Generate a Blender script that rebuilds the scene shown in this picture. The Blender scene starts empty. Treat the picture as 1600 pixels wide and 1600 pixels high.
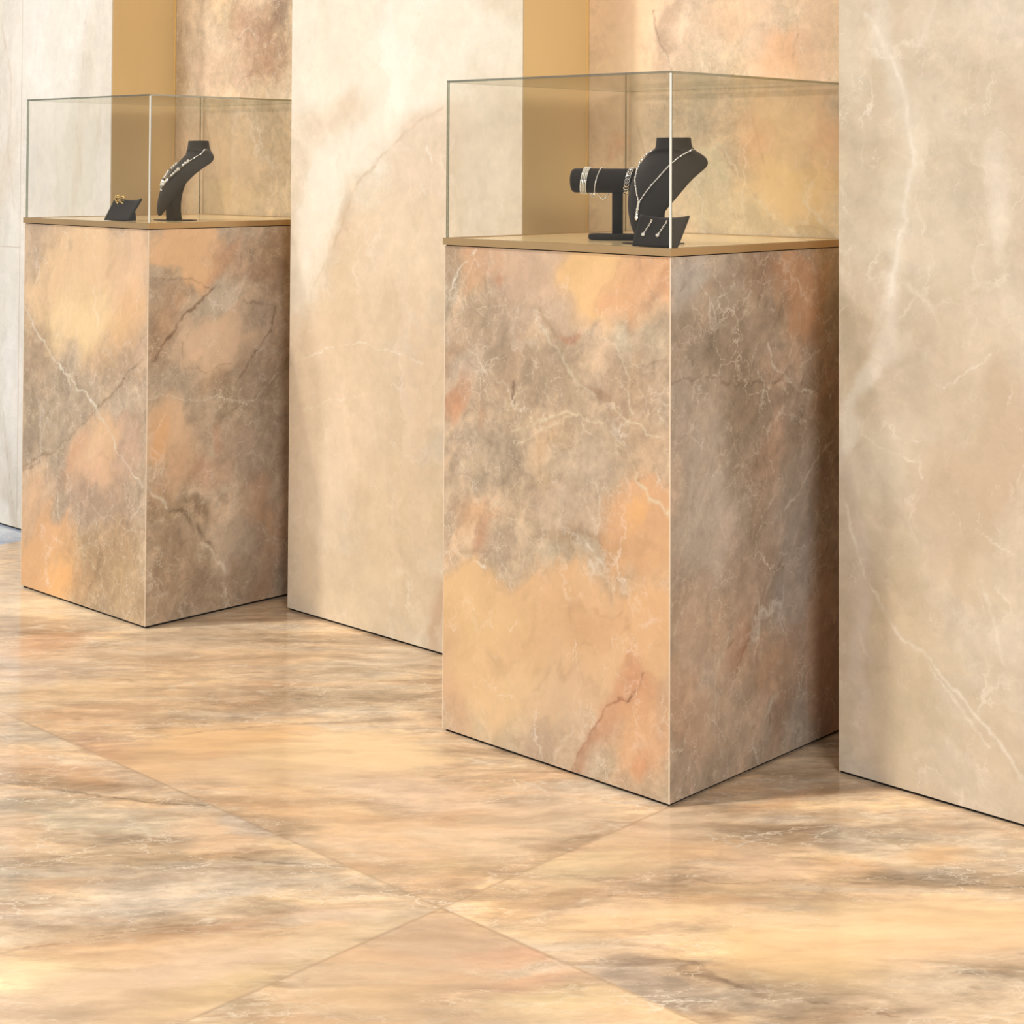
import bpy, bmesh, math, random
import numpy as np
from math import radians, sin, cos, pi, sqrt, hypot
from mathutils import Vector, Matrix

random.seed(7)
scene = bpy.context.scene
COL = scene.collection

# ------------------------------------------------------------------ camera model
CAM = dict(f=2607.97, yaw=radians(43.5792), pitch=radians(1.4215), roll=radians(0.2687), cx=800.0, cy=192.63, h=1.2)
_fw = Vector((-sin(CAM['yaw'])*cos(CAM['pitch']), cos(CAM['yaw'])*cos(CAM['pitch']), sin(CAM['pitch'])))
_rt0 = Vector((cos(CAM['yaw']), sin(CAM['yaw']), 0))
_up0 = _rt0.cross(_fw)
_r = CAM['roll']
EYE = Vector((0, 0, CAM['h']))
# picture x = cx + X cos - Z sin ; y = cy + X sin + Z cos  (Z down)
_RT = _rt0*cos(_r) + _up0*sin(_r)
_UP = _up0*cos(_r) - _rt0*sin(_r)

def ray(px, py):
    return (_fw*CAM['f'] + _RT*(px-CAM['cx']) - _UP*(py-CAM['cy']))

def on_plane(px, py, axis, val):
    """world point where the sight line through a photo pixel meets an axis aligned plane"""
    d = ray(px, py)
    t = (val-EYE[axis])/d[axis]
    return EYE + d*t

# ------------------------------------------------------------------ layout (metres)
U1, U0 = -1.9543, -2.5640          # right plinth, along the wall
L1, L0 = -3.6652, -4.2784          # left plinth
V0 = 2.4888                        # plinth fronts
WV, NV = 2.8643, 3.0979            # wall front, niche back
S0, S1, S2, SL = -3.5511, -2.6918, -1.8244, -4.4258
HP, HG = 1.0266, 1.3794            # plinth height, glass top
TR = 1.0435                        # tray rim top
TF = 1.0420                         # tray floor
WH = 2.9                           # wall height

# ------------------------------------------------------------------ helpers
def link(o, parent=None):
    COL.objects.link(o)
    if parent is not None: o.parent = parent
    return o

def tag(o, label, cat=None, group=None, kind=None):
    if label: o['label'] = label
    if cat: o['category'] = cat
    if group: o['group'] = group
    if kind: o['kind'] = kind
    return o

def empty(name, loc, rz=0.0, label=None, cat=None, group=None):
    o = bpy.data.objects.new(name, None)
    o.empty_display_size = .05
    link(o); o.location = loc; o.rotation_euler = (0, 0, rz)
    tag(o, label, cat, group)
    return o

def obj(name, bm, mats, parent=None, smooth=False, sharp=None):
    me = bpy.data.meshes.new(name)
    bm.normal_update()
    bm.to_mesh(me); bm.free()
    if not isinstance(mats, (list, tuple)): mats = [mats]
    for m in mats: me.materials.append(m)
    if smooth:
        for p in me.polygons: p.use_smooth = True
    o = bpy.data.objects.new(name, me)
    return link(o, parent)

def add_box(bm, x0, x1, y0, y1, z0, z1, mi=0):
    vs = [bm.verts.new(p) for p in ((x0,y0,z0),(x1,y0,z0),(x1,y1,z0),(x0,y1,z0),(x0,y0,z1),(x1,y0,z1),(x1,y1,z1),(x0,y1,z1))]
    fs = []
    for f in ((0,3,2,1),(4,5,6,7),(0,1,5,4),(1,2,6,5),(2,3,7,6),(3,0,4,7)):
        fc = bm.faces.new([vs[i] for i in f]); fc.material_index = mi; fs.append(fc)
    return fs

def box_obj(name, b, mat, parent=None, bevel=0.0):
    bm = bmesh.new(); add_box(bm, *b)
    if bevel: bmesh.ops.bevel(bm, geom=bm.edges[:], offset=bevel, segments=2, affect='EDGES', profile=.6)
    return obj(name, bm, mat, parent)

def add_ball(bm, c, r, seg=8, scale=(1,1,1), rot=None):
    M = Matrix.Translation(c)
    if rot is not None: M = M @ rot.to_4x4()
    M = M @ Matrix.Diagonal((r*scale[0], r*scale[1], r*scale[2], 1))
    bmesh.ops.create_uvsphere(bm, u_segments=seg, v_segments=max(5, seg-2), radius=1.0, matrix=M)

def add_gem(bm, c, r, rot=None, scale=(1,1,1)):
    M = Matrix.Translation(c)
    if rot is not None: M = M @ rot.to_4x4()
    M = M @ Matrix.Diagonal((r*scale[0], r*scale[1], r*scale[2], 1))
    bmesh.ops.create_icosphere(bm, subdivisions=1, radius=1.0, matrix=M)

def add_tube(bm, pts, r, seg=8, closed=False):
    pts = [Vector(p) for p in pts]
    n = len(pts); rings = []
    rr = r if isinstance(r, (list, tuple)) else [r]*n
    up = None
    for i, p in enumerate(pts):
        a = pts[(i-1) % n] if (closed or i > 0) else p
        b = pts[(i+1) % n] if (closed or i < n-1) else p
        t = (b-a).normalized()
        if up is None:
            up = t.orthogonal().normalized()
        up = (up - t*up.dot(t)).normalized()
        s = t.cross(up)
        rings.append([bm.verts.new(p + (up*cos(2*pi*k/seg) + s*sin(2*pi*k/seg))*rr[i]) for k in range(seg)])
    m = n if closed else n-1
    for i in range(m):
        A, B = rings[i], rings[(i+1) % n]
        for k in range(seg):
            bm.faces.new((A[k], A[(k+1) % seg], B[(k+1) % seg], B[k]))
    if not closed:
        bm.faces.new(rings[0][::-1]); bm.faces.new(rings[-1])

def loft(bm, rings, cap=True):
    R = [[bm.verts.new(p) for p in ring] for ring in rings]
    n = len(R[0])
    for A, B in zip(R[:-1], R[1:]):
        for k in range(n):
            bm.faces.new((A[k], A[(k+1) % n], B[(k+1) % n], B[k]))
    if cap:
        bm.faces.new(R[0][::-1]); bm.faces.new(R[-1])
    bmesh.ops.recalc_face_normals(bm, faces=bm.faces[:])

# ------------------------------------------------------------------ numpy noise
_rng = np.random.RandomState(11)
_perm = np.tile(_rng.permutation(256), 3)
_ang = _rng.rand(256)*2*pi
_gx, _gy = np.cos(_ang), np.sin(_ang)

def pnoise(x, y, seed=0):
    x = x + seed*17.13; y = y - seed*9.71
    xi = np.floor(x).astype(np.int64); yi = np.floor(y).astype(np.int64)
    xf = x-xi; yf = y-yi
    xi &= 255; yi &= 255
    u = xf*xf*xf*(xf*(xf*6-15)+10); v = yf*yf*yf*(yf*(yf*6-15)+10)
    def g(ix, iy, fx, fy):
        h = _perm[_perm[ix & 255] + (iy & 255)]
        return _gx[h]*fx + _gy[h]*fy
    a = g(xi, yi, xf, yf); b = g(xi+1, yi, xf-1, yf)
    c = g(xi, yi+1, xf, yf-1); d = g(xi+1, yi+1, xf-1, yf-1)
    return (a + u*(b-a) + v*(c-a) + u*v*(a-b-c+d))*1.5

def fbm(x, y, octaves=5, seed=0, gain=.55):
    s = np.zeros_like(x); a = 1.0; t = 0
    for i in range(octaves):
        s += a*pnoise(x, y, seed+i*3); t += a
        a *= gain; x = x*2.03; y = y*2.03
    return s/t*1.6

def ridged(x, y, octaves=4, seed=0):
    s = np.zeros_like(x); a = 1.0; t = 0
    for i in range(octaves):
        s += a*(1-np.abs(pnoise(x, y, seed+i*5))*2); t += a
        a *= .5; x = x*2.1; y = y*2.1
    return s/t

def sstep(a, b, x):
    t = np.clip((x-a)/(b-a), 0, 1)
    return t*t*(3-2*t)

def lin(c):
    c = np.asarray(c, float)/255.0
    return np.where(c <= .04045, c/12.92, ((c+.055)/1.055)**2.4)

def stone(X, Y, jac, pal, blobs, veins, seed=0, scale=1.0, aniso=(0, 1.0), warp=1.0, contrast=1.0, tile=None, streak=0.0, amt=1.0):
    """colour of a stone face. X,Y metres on the face; jac(px,py) -> centre and the face's metres per photo pixel"""
    ca, sa = cos(aniso[0]), sin(aniso[0])
    AX = (X*ca + Y*sa)/aniso[1]; AY = (-X*sa + Y*ca)
    w1x = fbm(AX*5*scale, AY*5*scale, 3, seed+1); w1y = fbm(AX*5*scale, AY*5*scale, 3, seed+2)
    w2x = fbm(AX*22*scale, AY*22*scale, 3, seed+3); w2y = fbm(AX*22*scale, AY*22*scale, 3, seed+4)
    dxl = (.030*w1x + .010*w2x)*warp; dyl = (.030*w1y + .010*w2y)*warp
    dxl = dxl*aniso[1]
    WX = X + dxl*ca - dyl*sa; WY = Y + dxl*sa + dyl*ca
    BX = (WX*ca + WY*sa)/aniso[1]; BY = -WX*sa + WY*ca
    P = [lin(c) for c in pal]
    n1 = fbm(BX*4*scale, BY*4*scale, 5, seed+5); n2 = fbm(BX*9*scale+5, BY*9*scale, 5, seed+6); n3 = fbm(BX*30*scale, BY*30*scale, 4, seed+7)
    C = np.empty(X.shape+(3,)); C[:] = P[0]
    def mix(m, c):
        m = np.clip(m, 0, 1)[..., None]
        C[:] = C*(1-m) + np.asarray(c)*m
    mix(sstep(-.1, .7, n1)*.8*amt, P[1]); mix(sstep(.05, .75, -n1+.3*n3)*.7*amt, P[2]); mix(sstep(.1, .7, n2+.3*n3)*.6*amt, P[3])
    rock = np.ones(X.shape)*1.0
    nb = fbm(BX*9*scale, BY*9*scale, 5, seed+8); nb2 = ridged(BX*14*scale, BY*14*scale, 4, seed+9)-.62
    for b in blobs:
        px, py, rx, ry, ang, c, s, soft = b[:8]
        rk = b[8] if len(b) > 8 else .25
        if min(rx, ry) < 28 and tile is None: s *= .72; soft = min(.95, soft+.3)
        (x0, y0), J = jac(px, py)
        dx = WX-x0; dy = WY-y0
        det = J[0][0]*J[1][1]-J[0][1]*J[1][0]
        qx = (J[1][1]*dx - J[0][1]*dy)/det; qy = (-J[1][0]*dx + J[0][0]*dy)/det
        a = radians(ang); ex = (qx*cos(a)+qy*sin(a))/rx; ey = (-qx*sin(a)+qy*cos(a))/ry
        q = np.sqrt(ex*ex+ey*ey) + nb*.36 + nb2*.2
        if rk < .3 and tile is None: q = q*.88
        soft = soft*.85
        m = (1-sstep(1-soft, 1+soft, q))*s
        if tile is not None: m = m*(tile[0] == tile[1](x0, y0))
        if rk < .5 and min(rx, ry) > 24 and tile is None: mix(sstep(.25, .5, m/s)*(1-sstep(.5, .8, m/s))*.22*sstep(-.3, .4, n3), P[5])
        mix(m, lin(c)); rock = rock*(1-m) + rk*m
    # medium modulation
    lum = 1 + contrast*rock*(.16*n3 + .16*n2) + contrast*.05*n2
    C *= np.clip(lum, .45, 1.5)[..., None]
    if streak:
        sx, sy = BX*5.0, BY*15
        s1_ = fbm(sx, sy, 5, seed+60); s2_ = fbm(BX*13+4, BY*36, 5, seed+61); s3_ = fbm(BX*5, BY*9+2, 5, seed+62)
        mix(sstep(.05, .6, s1_)*.45*streak*rock, lin((214,202,184)))
        mix(sstep(.1, .65, -s1_+.4*s3_)*.55*streak*(.3+.7*rock), lin((170,134,96)))
        mix(sstep(.2, .7, s3_)*.4*streak, lin((242,182,122)))
        C *= np.clip(1+.22*streak*s2_*(.35+.65*rock)+.12*streak*s1_, .5, 1.4)[..., None]
    # natural ridges (fine pale healed cracks)
    r1 = ridged(BX*7*scale, BY*7*scale, 4, seed+20)
    mix(sstep(.80, .97, r1)*.45*rock*contrast, lin(pal[4]))
    r2 = ridged(BX*4.5*scale+3, BY*4.5*scale+7, 4, seed+30)
    mix(sstep(.84, .98, r2)*.5*rock*contrast, lin(pal[5]))
    vx = X + .5*(WX-X) + .0035*fbm(X*60, Y*60, 2, seed+40); vy = Y + .5*(WY-Y) + .0035*fbm(X*60, Y*60, 2, seed+41)
    vn = fbm(X*18, Y*18, 3, seed+42)
    for pts, wpx, c, s in veins:
        best = np.full(X.shape, 9.0)
        P2 = [jac(*p) for p in pts]
        wm = wpx*abs(P2[0][1][1][1] if abs(P2[0][1][1][1]) > 1e-6 else .0015)
        wm = wpx*.0013
        for (A, _), (B, _) in zip(P2[:-1], P2[1:]):
            ax, ay = A; bx, by = B
            L2 = (bx-ax)**2+(by-ay)**2+1e-9
            t = np.clip(((vx-ax)*(bx-ax)+(vy-ay)*(by-ay))/L2, 0, 1)
            best = np.minimum(best, np.hypot(vx-ax-t*(bx-ax), vy-ay-t*(by-ay)))
        m = np.exp(-(best/wm)**2)*s*np.clip(.8+.9*vn, .15, 1)
        if tile is not None: m = m*(tile[0] == tile[1](*P2[0][0]))
        mix(m, lin(c))
    return C, np.clip(rock, 0, 1)

def grid_mesh(name, xs, ys, to3, C, A, mats, flip=False):
    nx, ny = len(xs), len(ys)
    X, Y = np.meshgrid(xs, ys)
    co = to3(X.ravel(), Y.ravel())
    me = bpy.data.meshes.new(name)
    me.vertices.add(nx*ny); me.vertices.foreach_set('co', co.astype(np.float32).ravel())
    i = np.arange(nx*ny).reshape(ny, nx)
    q = np.stack([i[:-1, :-1], i[:-1, 1:], i[1:, 1:], i[1:, :-1]], -1).reshape(-1, 4)
    if flip: q = q[:, ::-1]
    nf = len(q)
    me.loops.add(nf*4); me.loops.foreach_set('vertex_index', q.astype(np.int32).ravel())
    me.polygons.add(nf)
    me.polygons.foreach_set('loop_start', np.arange(0, nf*4, 4, dtype=np.int32))
    me.update(calc_edges=True)
    at = me.color_attributes.new('stone', 'FLOAT_COLOR', 'POINT')
    at.data.foreach_set('color', np.concatenate([C.reshape(-1, 3), A.reshape(-1, 1)], 1).astype(np.float32).ravel())
    for m in mats: me.materials.append(m)
    me.validate()
    return bpy.data.objects.new(name, me)

def jac_for(axis, val, ia, ib):
    """photo pixel -> point on the plane 'axis = val' in its own two coordinates + local derivative"""
    def f(px, py):
        p = on_plane(px, py, axis, val)
        a = on_plane(px+1, py, axis, val); b = on_plane(px, py+1, axis, val)
        return (p[ia], p[ib]), ((a[ia]-p[ia], b[ia]-p[ia]), (a[ib]-p[ib], b[ib]-p[ib]))
    return f

# ------------------------------------------------------------------ materials
def mat_new(name):
    m = bpy.data.materials.new(name); m.use_nodes = True
    nt = m.node_tree; b = nt.nodes['Principled BSDF']
    return m, nt, b

def N(nt, t, **kw):
    n = nt.nodes.new(t)
    for k, v in kw.items():
        if k in n.inputs: n.inputs[k].default_value = v
        else: setattr(n, k, v)
    return n

def mth(nt, op, a, b=None, c=None, clamp=False):
    n = nt.nodes.new('ShaderNodeMath'); n.operation = op; n.use_clamp = clamp
    for i, v in enumerate((a, b, c)):
        if v is None: continue
        if hasattr(v, 'links') or hasattr(v, 'is_linked'): nt.links.new(v, n.inputs[i])
        else: n.inputs[i].default_value = v
    return n.outputs[0]

def mixc(nt, fac, a, b, mode='MIX'):
    n = nt.nodes.new('ShaderNodeMix'); n.data_type = 'RGBA'; n.blend_type = mode
    for s, v in ((0, fac), (6, a), (7, b)):
        if hasattr(v, 'is_linked'): nt.links.new(v, n.inputs[s])
        else: n.inputs[s].default_value = v if s == 0 else (v if len(v) == 4 else (*v, 1))
    return n.outputs[2]

def stone_mat(name, rough=.22, crack=1.0, facet=0.0, streak=None, coat=0.0, line=(.80, .70, .56), spec=.5, stretch=(1, 1, 1), rot=0.0):
    m, nt, b = mat_new(name)
    at = N(nt, 'ShaderNodeVertexColor'); at.layer_name = 'stone'
    tc = N(nt, 'ShaderNodeTexCoord')
    mp = N(nt, 'ShaderNodeMapping'); nt.links.new(tc.outputs['Object'], mp.inputs['Vector'])
    mp0 = N(nt, 'ShaderNodeMapping'); mp0.inputs['Rotation'].default_value = (0, 0, rot)
    nt.links.new(tc.outputs['Object'], mp0.inputs['Vector']); nt.links.new(mp0.outputs[0], mp.inputs['Vector'])
    mp.inputs['Scale'].default_value = stretch
    V = mp.outputs[0]
    # warped coordinates
    nw = N(nt, 'ShaderNodeTexNoise', Scale=9.0, Detail=5.0, Roughness=.65); nt.links.new(V, nw.inputs['Vector'])
    sub = nt.nodes.new('ShaderNodeVectorMath'); sub.operation = 'SUBTRACT'; nt.links.new(nw.outputs['Color'], sub.inputs[0]); sub.inputs[1].default_value = (.5, .5, .5)
    sc = nt.nodes.new('ShaderNodeVectorMath'); sc.operation = 'SCALE'; nt.links.new(sub.outputs[0], sc.inputs[0]); sc.inputs['Scale'].default_value = .13
    ad = nt.nodes.new('ShaderNodeVectorMath'); ad.operation = 'ADD'; nt.links.new(V, ad.inputs[0]); nt.links.new(sc.outputs[0], ad.inputs[1])
    WV_ = ad.outputs[0]
    col = at.outputs['Color']; rock = at.outputs['Alpha']
    n1 = N(nt, 'ShaderNodeTexNoise', Scale=55.0, Detail=8.0, Roughness=.72); nt.links.new(V, n1.inputs['Vector'])
    n2 = N(nt, 'ShaderNodeTexNoise', Scale=16.0, Detail=9.0, Roughness=.7, Distortion=1.2); nt.links.new(WV_, n2.inputs['Vector'])
    k = mth(nt, 'MULTIPLY', mth(nt, 'SUBTRACT', n1.outputs['Fac'], .5), mth(nt, 'MULTIPLY_ADD', rock, .55*crack, .12))
    k2 = mth(nt, 'MULTIPLY', mth(nt, 'SUBTRACT', n2.outputs['Fac'], .5), mth(nt, 'MULTIPLY_ADD', rock, .75*crack, .12))
    g = mth(nt, 'ADD', mth(nt, 'ADD', k, k2), 1.0)
    gc = N(nt, 'ShaderNodeCombineColor'); 
    for i in range(3): nt.links.new(g, gc.inputs[i])
    col = mixc(nt, 1.0, col, gc.outputs[0], 'MULTIPLY')
    # healed cracks
    for s, wdt, amt in ((11.0, .020, .50), (27.0, .035, .38)):
        vo = N(nt, 'ShaderNodeTexVoronoi', feature='DISTANCE_TO_EDGE', Scale=s); nt.links.new(WV_, vo.inputs['Vector'])
        edge = mth(nt, 'SUBTRACT', 1.0, mth(nt, 'DIVIDE', vo.outputs['Distance'], wdt), clamp=True)
        gate = N(nt, 'ShaderNodeTexNoise', Scale=s*.6, Detail=3.0); nt.links.new(V, gate.inputs['Vector'])
        gt = mth(nt, 'MULTIPLY', mth(nt, 'SUBTRACT', gate.outputs['Fac'], .47), 7.0, clamp=True)
        f = mth(nt, 'MULTIPLY', mth(nt, 'MULTIPLY', edge, gt), mth(nt, 'MULTIPLY', rock, amt*crack))
        col = mixc(nt, f, col, line)
        # dark companion on the other gate side
        gt2 = mth(nt, 'MULTIPLY', mth(nt, 'SUBTRACT', .44, gate.outputs['Fac']), 7.0, clamp=True)
        f2 = mth(nt, 'MULTIPLY', mth(nt, 'MULTIPLY', edge, gt2), mth(nt, 'MULTIPLY', rock, amt*.7*crack))
        col = mixc(nt, f2, col, (.26, .16, .09), 'MIX')
    if facet:
        for s, a_, st in ((7.0, 1.0, (1, 1, .35)), (17.0, .6, (1, 1, .5))):
            mf = N(nt, 'ShaderNodeMapping'); mf.inputs['Scale'].default_value = st; mf.inputs['Rotation'].default_value = (.35, .35, 0)
            nt.links.new(WV_, mf.inputs['Vector'])
            vf = N(nt, 'ShaderNodeTexVoronoi', feature='F1', Scale=s); nt.links.new(mf.outputs[0], vf.inputs['Vector'])
            sp = N(nt, 'ShaderNodeSeparateColor'); nt.links.new(vf.outputs['Color'], sp.inputs[0])
            g = mth(nt, 'MULTIPLY_ADD', mth(nt, 'SUBTRACT', sp.outputs[0], .5), facet*a_, 1.0)
            gc = N(nt, 'ShaderNodeCombineColor')
            nt.links.new(g, gc.inputs[0]); nt.links.new(g, gc.inputs[1])
            nt.links.new(mth(nt, 'MULTIPLY_ADD', mth(nt, 'SUBTRACT', sp.outputs[0], .5), facet*a_*1.5, 1.0), gc.inputs[2])
            col = mixc(nt, 1.0, col, gc.outputs[0], 'MULTIPLY')
            ve = N(nt, 'ShaderNodeTexVoronoi', feature='DISTANCE_TO_EDGE', Scale=s); nt.links.new(mf.outputs[0], ve.inputs['Vector'])
            e = mth(nt, 'SUBTRACT', 1.0, mth(nt, 'DIVIDE', ve.outputs['Distance'], .03), clamp=True)
            gn = N(nt, 'ShaderNodeTexNoise', Scale=s*.8, Detail=4.0); nt.links.new(V, gn.inputs['Vector'])
            gt = mth(nt, 'MULTIPLY', mth(nt, 'SUBTRACT', gn.outputs['Fac'], .52), 6.0, clamp=True)
            col = mixc(nt, mth(nt, 'MULTIPLY', mth(nt, 'MULTIPLY', e, gt), .35), col, (.93, .86, .76))
    nt.links.new(col, b.inputs['Base Color'])
    b.inputs['Roughness'].default_value = rough
    b.inputs['Specular IOR Level'].default_value = spec
    if coat:
        b.inputs['Coat Weight'].default_value = coat; b.inputs['Coat Roughness'].default_value = .06
    return m

def simple(name, c, rough=.5, metal=0.0, noise=0.0, nscale=40, sheen=0.0, spec=.5, stretch=(1, 1, 1)):
    m, nt, b = mat_new(name)
    base = (*lin(c), 1)
    tc = N(nt, 'ShaderNodeTexCoord'); mp = N(nt, 'ShaderNodeMapping'); mp.inputs['Scale'].default_value = stretch
    nt.links.new(tc.outputs['Object'], mp.inputs['Vector'])
    n = N(nt, 'ShaderNodeTexNoise', Scale=float(nscale), Detail=5.0, Roughness=.6); nt.links.new(mp.outputs[0], n.inputs['Vector'])
    g = mth(nt, 'MULTIPLY_ADD', mth(nt, 'SUBTRACT', n.outputs['Fac'], .5), noise, 1.0)
    gc = N(nt, 'ShaderNodeCombineColor')
    for i in range(3): nt.links.new(g, gc.inputs[i])
    nt.links.new(mixc(nt, 1.0, base, gc.outputs[0], 'MULTIPLY'), b.inputs['Base Color'])
    b.inputs['Roughness'].default_value = rough; b.inputs['Metallic'].default_value = metal
    b.inputs['Specular IOR Level'].default_value = spec
    if sheen:
        b.inputs['Sheen Weight'].default_value = sheen; b.inputs['Sheen Roughness'].default_value = .4
    return m

def glass_mat(name, tint=(.994, .992, .982), edge=False):
    m = bpy.data.materials.new(name); m.use_nodes = True
    nt = m.node_tree; nt.nodes.clear()
    out = N(nt, 'ShaderNodeOutputMaterial')
    tr = N(nt, 'ShaderNodeBsdfTransparent'); tr.inputs['Color'].default_value = (*tint, 1)
    gl = N(nt, 'ShaderNodeBsdfGlossy', Roughness=0.02 if not edge else .12)
    gl.inputs['Color'].default_value = (1, 1, .97, 1)
    mx = N(nt, 'ShaderNodeMixShader')
    if edge:
        mx.inputs[0].default_value = edge
    else:
        # Schlick reflectance, the same from both sides of the sheet
        ge = N(nt, 'ShaderNodeNewGeometry')
        dt = nt.nodes.new('ShaderNodeVectorMath'); dt.operation = 'DOT_PRODUCT'
        nt.links.new(ge.outputs['Normal'], dt.inputs[0]); nt.links.new(ge.outputs['Incoming'], dt.inputs[1])
        fc = mth(nt, 'SUBTRACT', 1.0, mth(nt, 'ABSOLUTE', dt.outputs['Value']), clamp=True)
        nt.links.new(mth(nt, 'MULTIPLY_ADD', mth(nt, 'POWER', fc, 5.0), .9, .025), mx.inputs[0])
    nt.links.new(tr.outputs[0], mx.inputs[1]); nt.links.new(gl.outputs[0], mx.inputs[2])
    nt.links.new(mx.outputs[0], out.inputs['Surface'])
    return m

M_ROCK = stone_mat('plinth_marble', rough=.2, crack=1.0, spec=.5, facet=.06)
M_FLOOR = stone_mat('floor_marble', rough=.13, crack=1.25, spec=.5, stretch=(.5, 1.35, 1), rot=radians(-47))
M_ONYX = stone_mat('cream_onyx', rough=.2, crack=.22, facet=.07, line=(.92, .85, .75))
M_BRASS = simple('brushed_brass', (226, 198, 146), rough=.45, metal=.2, noise=.12, nscale=6, stretch=(1, 1, .5))
M_BRASS_T = simple('tray_brass', (188, 158, 116), rough=.36, metal=.6, noise=.2, nscale=8)
M_BRASS_F = simple('tray_floor_brass', (236, 212, 166), rough=.2, metal=.4, noise=.15, nscale=7)
M_BLACK = simple('gap_black', (16, 14, 12), rough=.8)
M_MITRE = simple('mitre_highlight', (226, 208, 184), rough=.4, noise=.1)
M_VELVET = simple('black_velvet', (36, 32, 29), rough=.95, noise=.12, nscale=120, sheen=.12, spec=.15)
M_PLATE = simple('black_acrylic', (16, 14, 12), rough=.25)
M_SILVER = simple('silver_chain', (238, 236, 230), rough=.22, metal=1.0, noise=.1)
M_CRYST = simple('crystal', (246, 243, 232), rough=.08, metal=.55, noise=.1, spec=1.0)
M_CRYSTD = simple('smoky_crystal', (120, 112, 100), rough=.08, metal=.6, noise=.3, spec=1.0)
M_GOLD = simple('gold', (236, 208, 138), rough=.2, metal=1.0, noise=.1)
M_GLASS = glass_mat('clear_glass')
M_GEDGE = glass_mat('glass_cut_edge', tint=(.38, .42, .36), edge=.25)
M_GCORN = simple('glass_corner_glint', (226, 228, 220), rough=.15, noise=.1, spec=.8)

# ------------------------------------------------------------------ palettes
PAL_ROCK = [(198,172,142), (214,192,162), (178,153,124), (212,178,142), (214,196,164), (140,110,82)]
PAL_SHADED = [(178,156,134), (200,180,160), (150,130,110), (190,156,130), (212,198,176), (120,96,74)]  # plinth stone with the side face's shade put into its colours
PAL_CREAM = [(232,214,188), (240,228,208), (222,200,168), (236,220,196), (250,242,228), (206,182,150)]
PAL_LEFTW = [(238,230,218), (246,241,232), (226,214,196), (240,232,218), (250,247,240), (206,188,164)]
PAL_RIGHTW = [(208,190,166), (216,202,182), (198,178,150), (212,194,168), (232,222,206), (182,160,134)]
PAL_FLOOR = [(226,188,146), (236,206,168), (206,170,130), (236,196,140), (240,222,194), (168,132,94)]

PEACH = (226,176,128); YEL = (240,194,128); TAU = (178,154,128); GRY = (186,170,150); RUST = (196,130,86); PINK = (212,176,148)
CRM = (228,208,176); BRN = (142,110,78); DRK = (110,84,62); WHT = (236,226,206); TAN = (206,170,128)

B_RF = [ # x, y, rx, ry, angle, colour, strength, softness, rockiness
 (745,410,70,34,10,(214,166,124),.8,.5,.3), (855,430,80,62,0,(212,178,148),.85,.5,.2), (930,430,46,60,0,YEL,.9,.5,.1),
 (1005,440,70,44,-20,(226,172,122),.9,.45,.2), (1035,445,36,10,-38,(178,118,78),.7,.5,.8), (880,515,14,9,0,(180,106,62),.8,.5,.5),
 (778,450,8,10,0,RUST,.7,.6), (703,420,16,60,8,(146,136,114),.8,.4,.9), (835,500,55,30,-20,(202,176,148),.6,.6,.5),
 (968,530,16,46,-6,(208,194,166),.8,.4,.5), (1025,500,26,45,0,(196,180,150),.6,.6,.8), (725,520,40,40,0,(186,160,130),.5,.6,.8),
 (722,600,9,36,14,(202,142,98),.75,.6,.4), (706,632,8,20,10,(206,138,88),.7,.6), (746,655,7,26,4,(196,138,96),.6,.6,.5),
 (705,540,10,36,25,(176,136,96),.6,.6,.8), (735,560,26,22,20,(200,184,164),.6,.6,.6), (800,570,12,50,20,(196,156,118),.5,.6,.5),
 (820,600,70,60,30,(186,160,128),.5,.7,.8), (930,622,26,8,40,(142,104,66),.75,.5,.8), (770,715,54,50,0,(168,150,126),.6,.6,1), (870,720,34,50,15,(190,156,112),.5,.6,.8),
 (905,740,50,40,10,(202,182,158),.6,.6,.7), (985,600,46,50,0,(182,150,118),.6,.6,.9), (1010,700,40,50,50,(190,158,124),.6,.6,.7),
 (1005,825,52,62,-10,(222,170,122),.95,.3,.12), (990,795,12,16,0,(244,184,104),.8,.7,.1), (890,800,60,34,10,(202,176,152),.6,.6,.6),
 (740,810,30,20,0,(206,156,112),.7,.6,.5), (748,850,11,26,4,(208,138,92),.85,.5,.3), (800,860,60,40,0,(190,168,142),.7,.5,.9),
 (900,845,58,22,8,(146,118,86),.75,.45,1), (925,860,20,14,30,(196,180,156),.8,.4,.6), (868,885,36,26,30,(196,180,154),.8,.4,.8),
 (865,1010,300,98,4,(224,180,132),1,.2,.08), (740,975,64,66,0,(232,194,136),.7,.8,.06), (1020,930,50,80,0,(226,176,122),.7,.8,.08),
 (930,985,40,28,0,(210,162,116),.5,.8,.1), (800,1090,110,60,15,(230,196,146),.7,.8,.06), (880,1120,60,60,0,(214,182,152),.5,.8,.1), (705,1085,16,70,0,(210,166,132),.7,.7,.1),
 (845,1172,44,40,30,(182,156,132),.75,.7,.4), (950,1125,24,66,32,(200,138,98),.85,.45,.4), (1000,1080,26,36,10,(206,140,100),.8,.4,.4),
 (1010,1160,36,60,0,(224,170,122),.8,.6,.25), (985,1235,70,34,16,(196,164,130),.8,.5,.7), (905,1190,14,36,28,(160,112,82),.7,.5,.7), (928,1190,14,30,24,(204,184,160),.6,.5,.6),
 (1038,1090,12,50,0,(190,158,132),.7,.5,.6),(1015,1195,12,18,0,(214,142,92),.6,.6,.3)]
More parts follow.
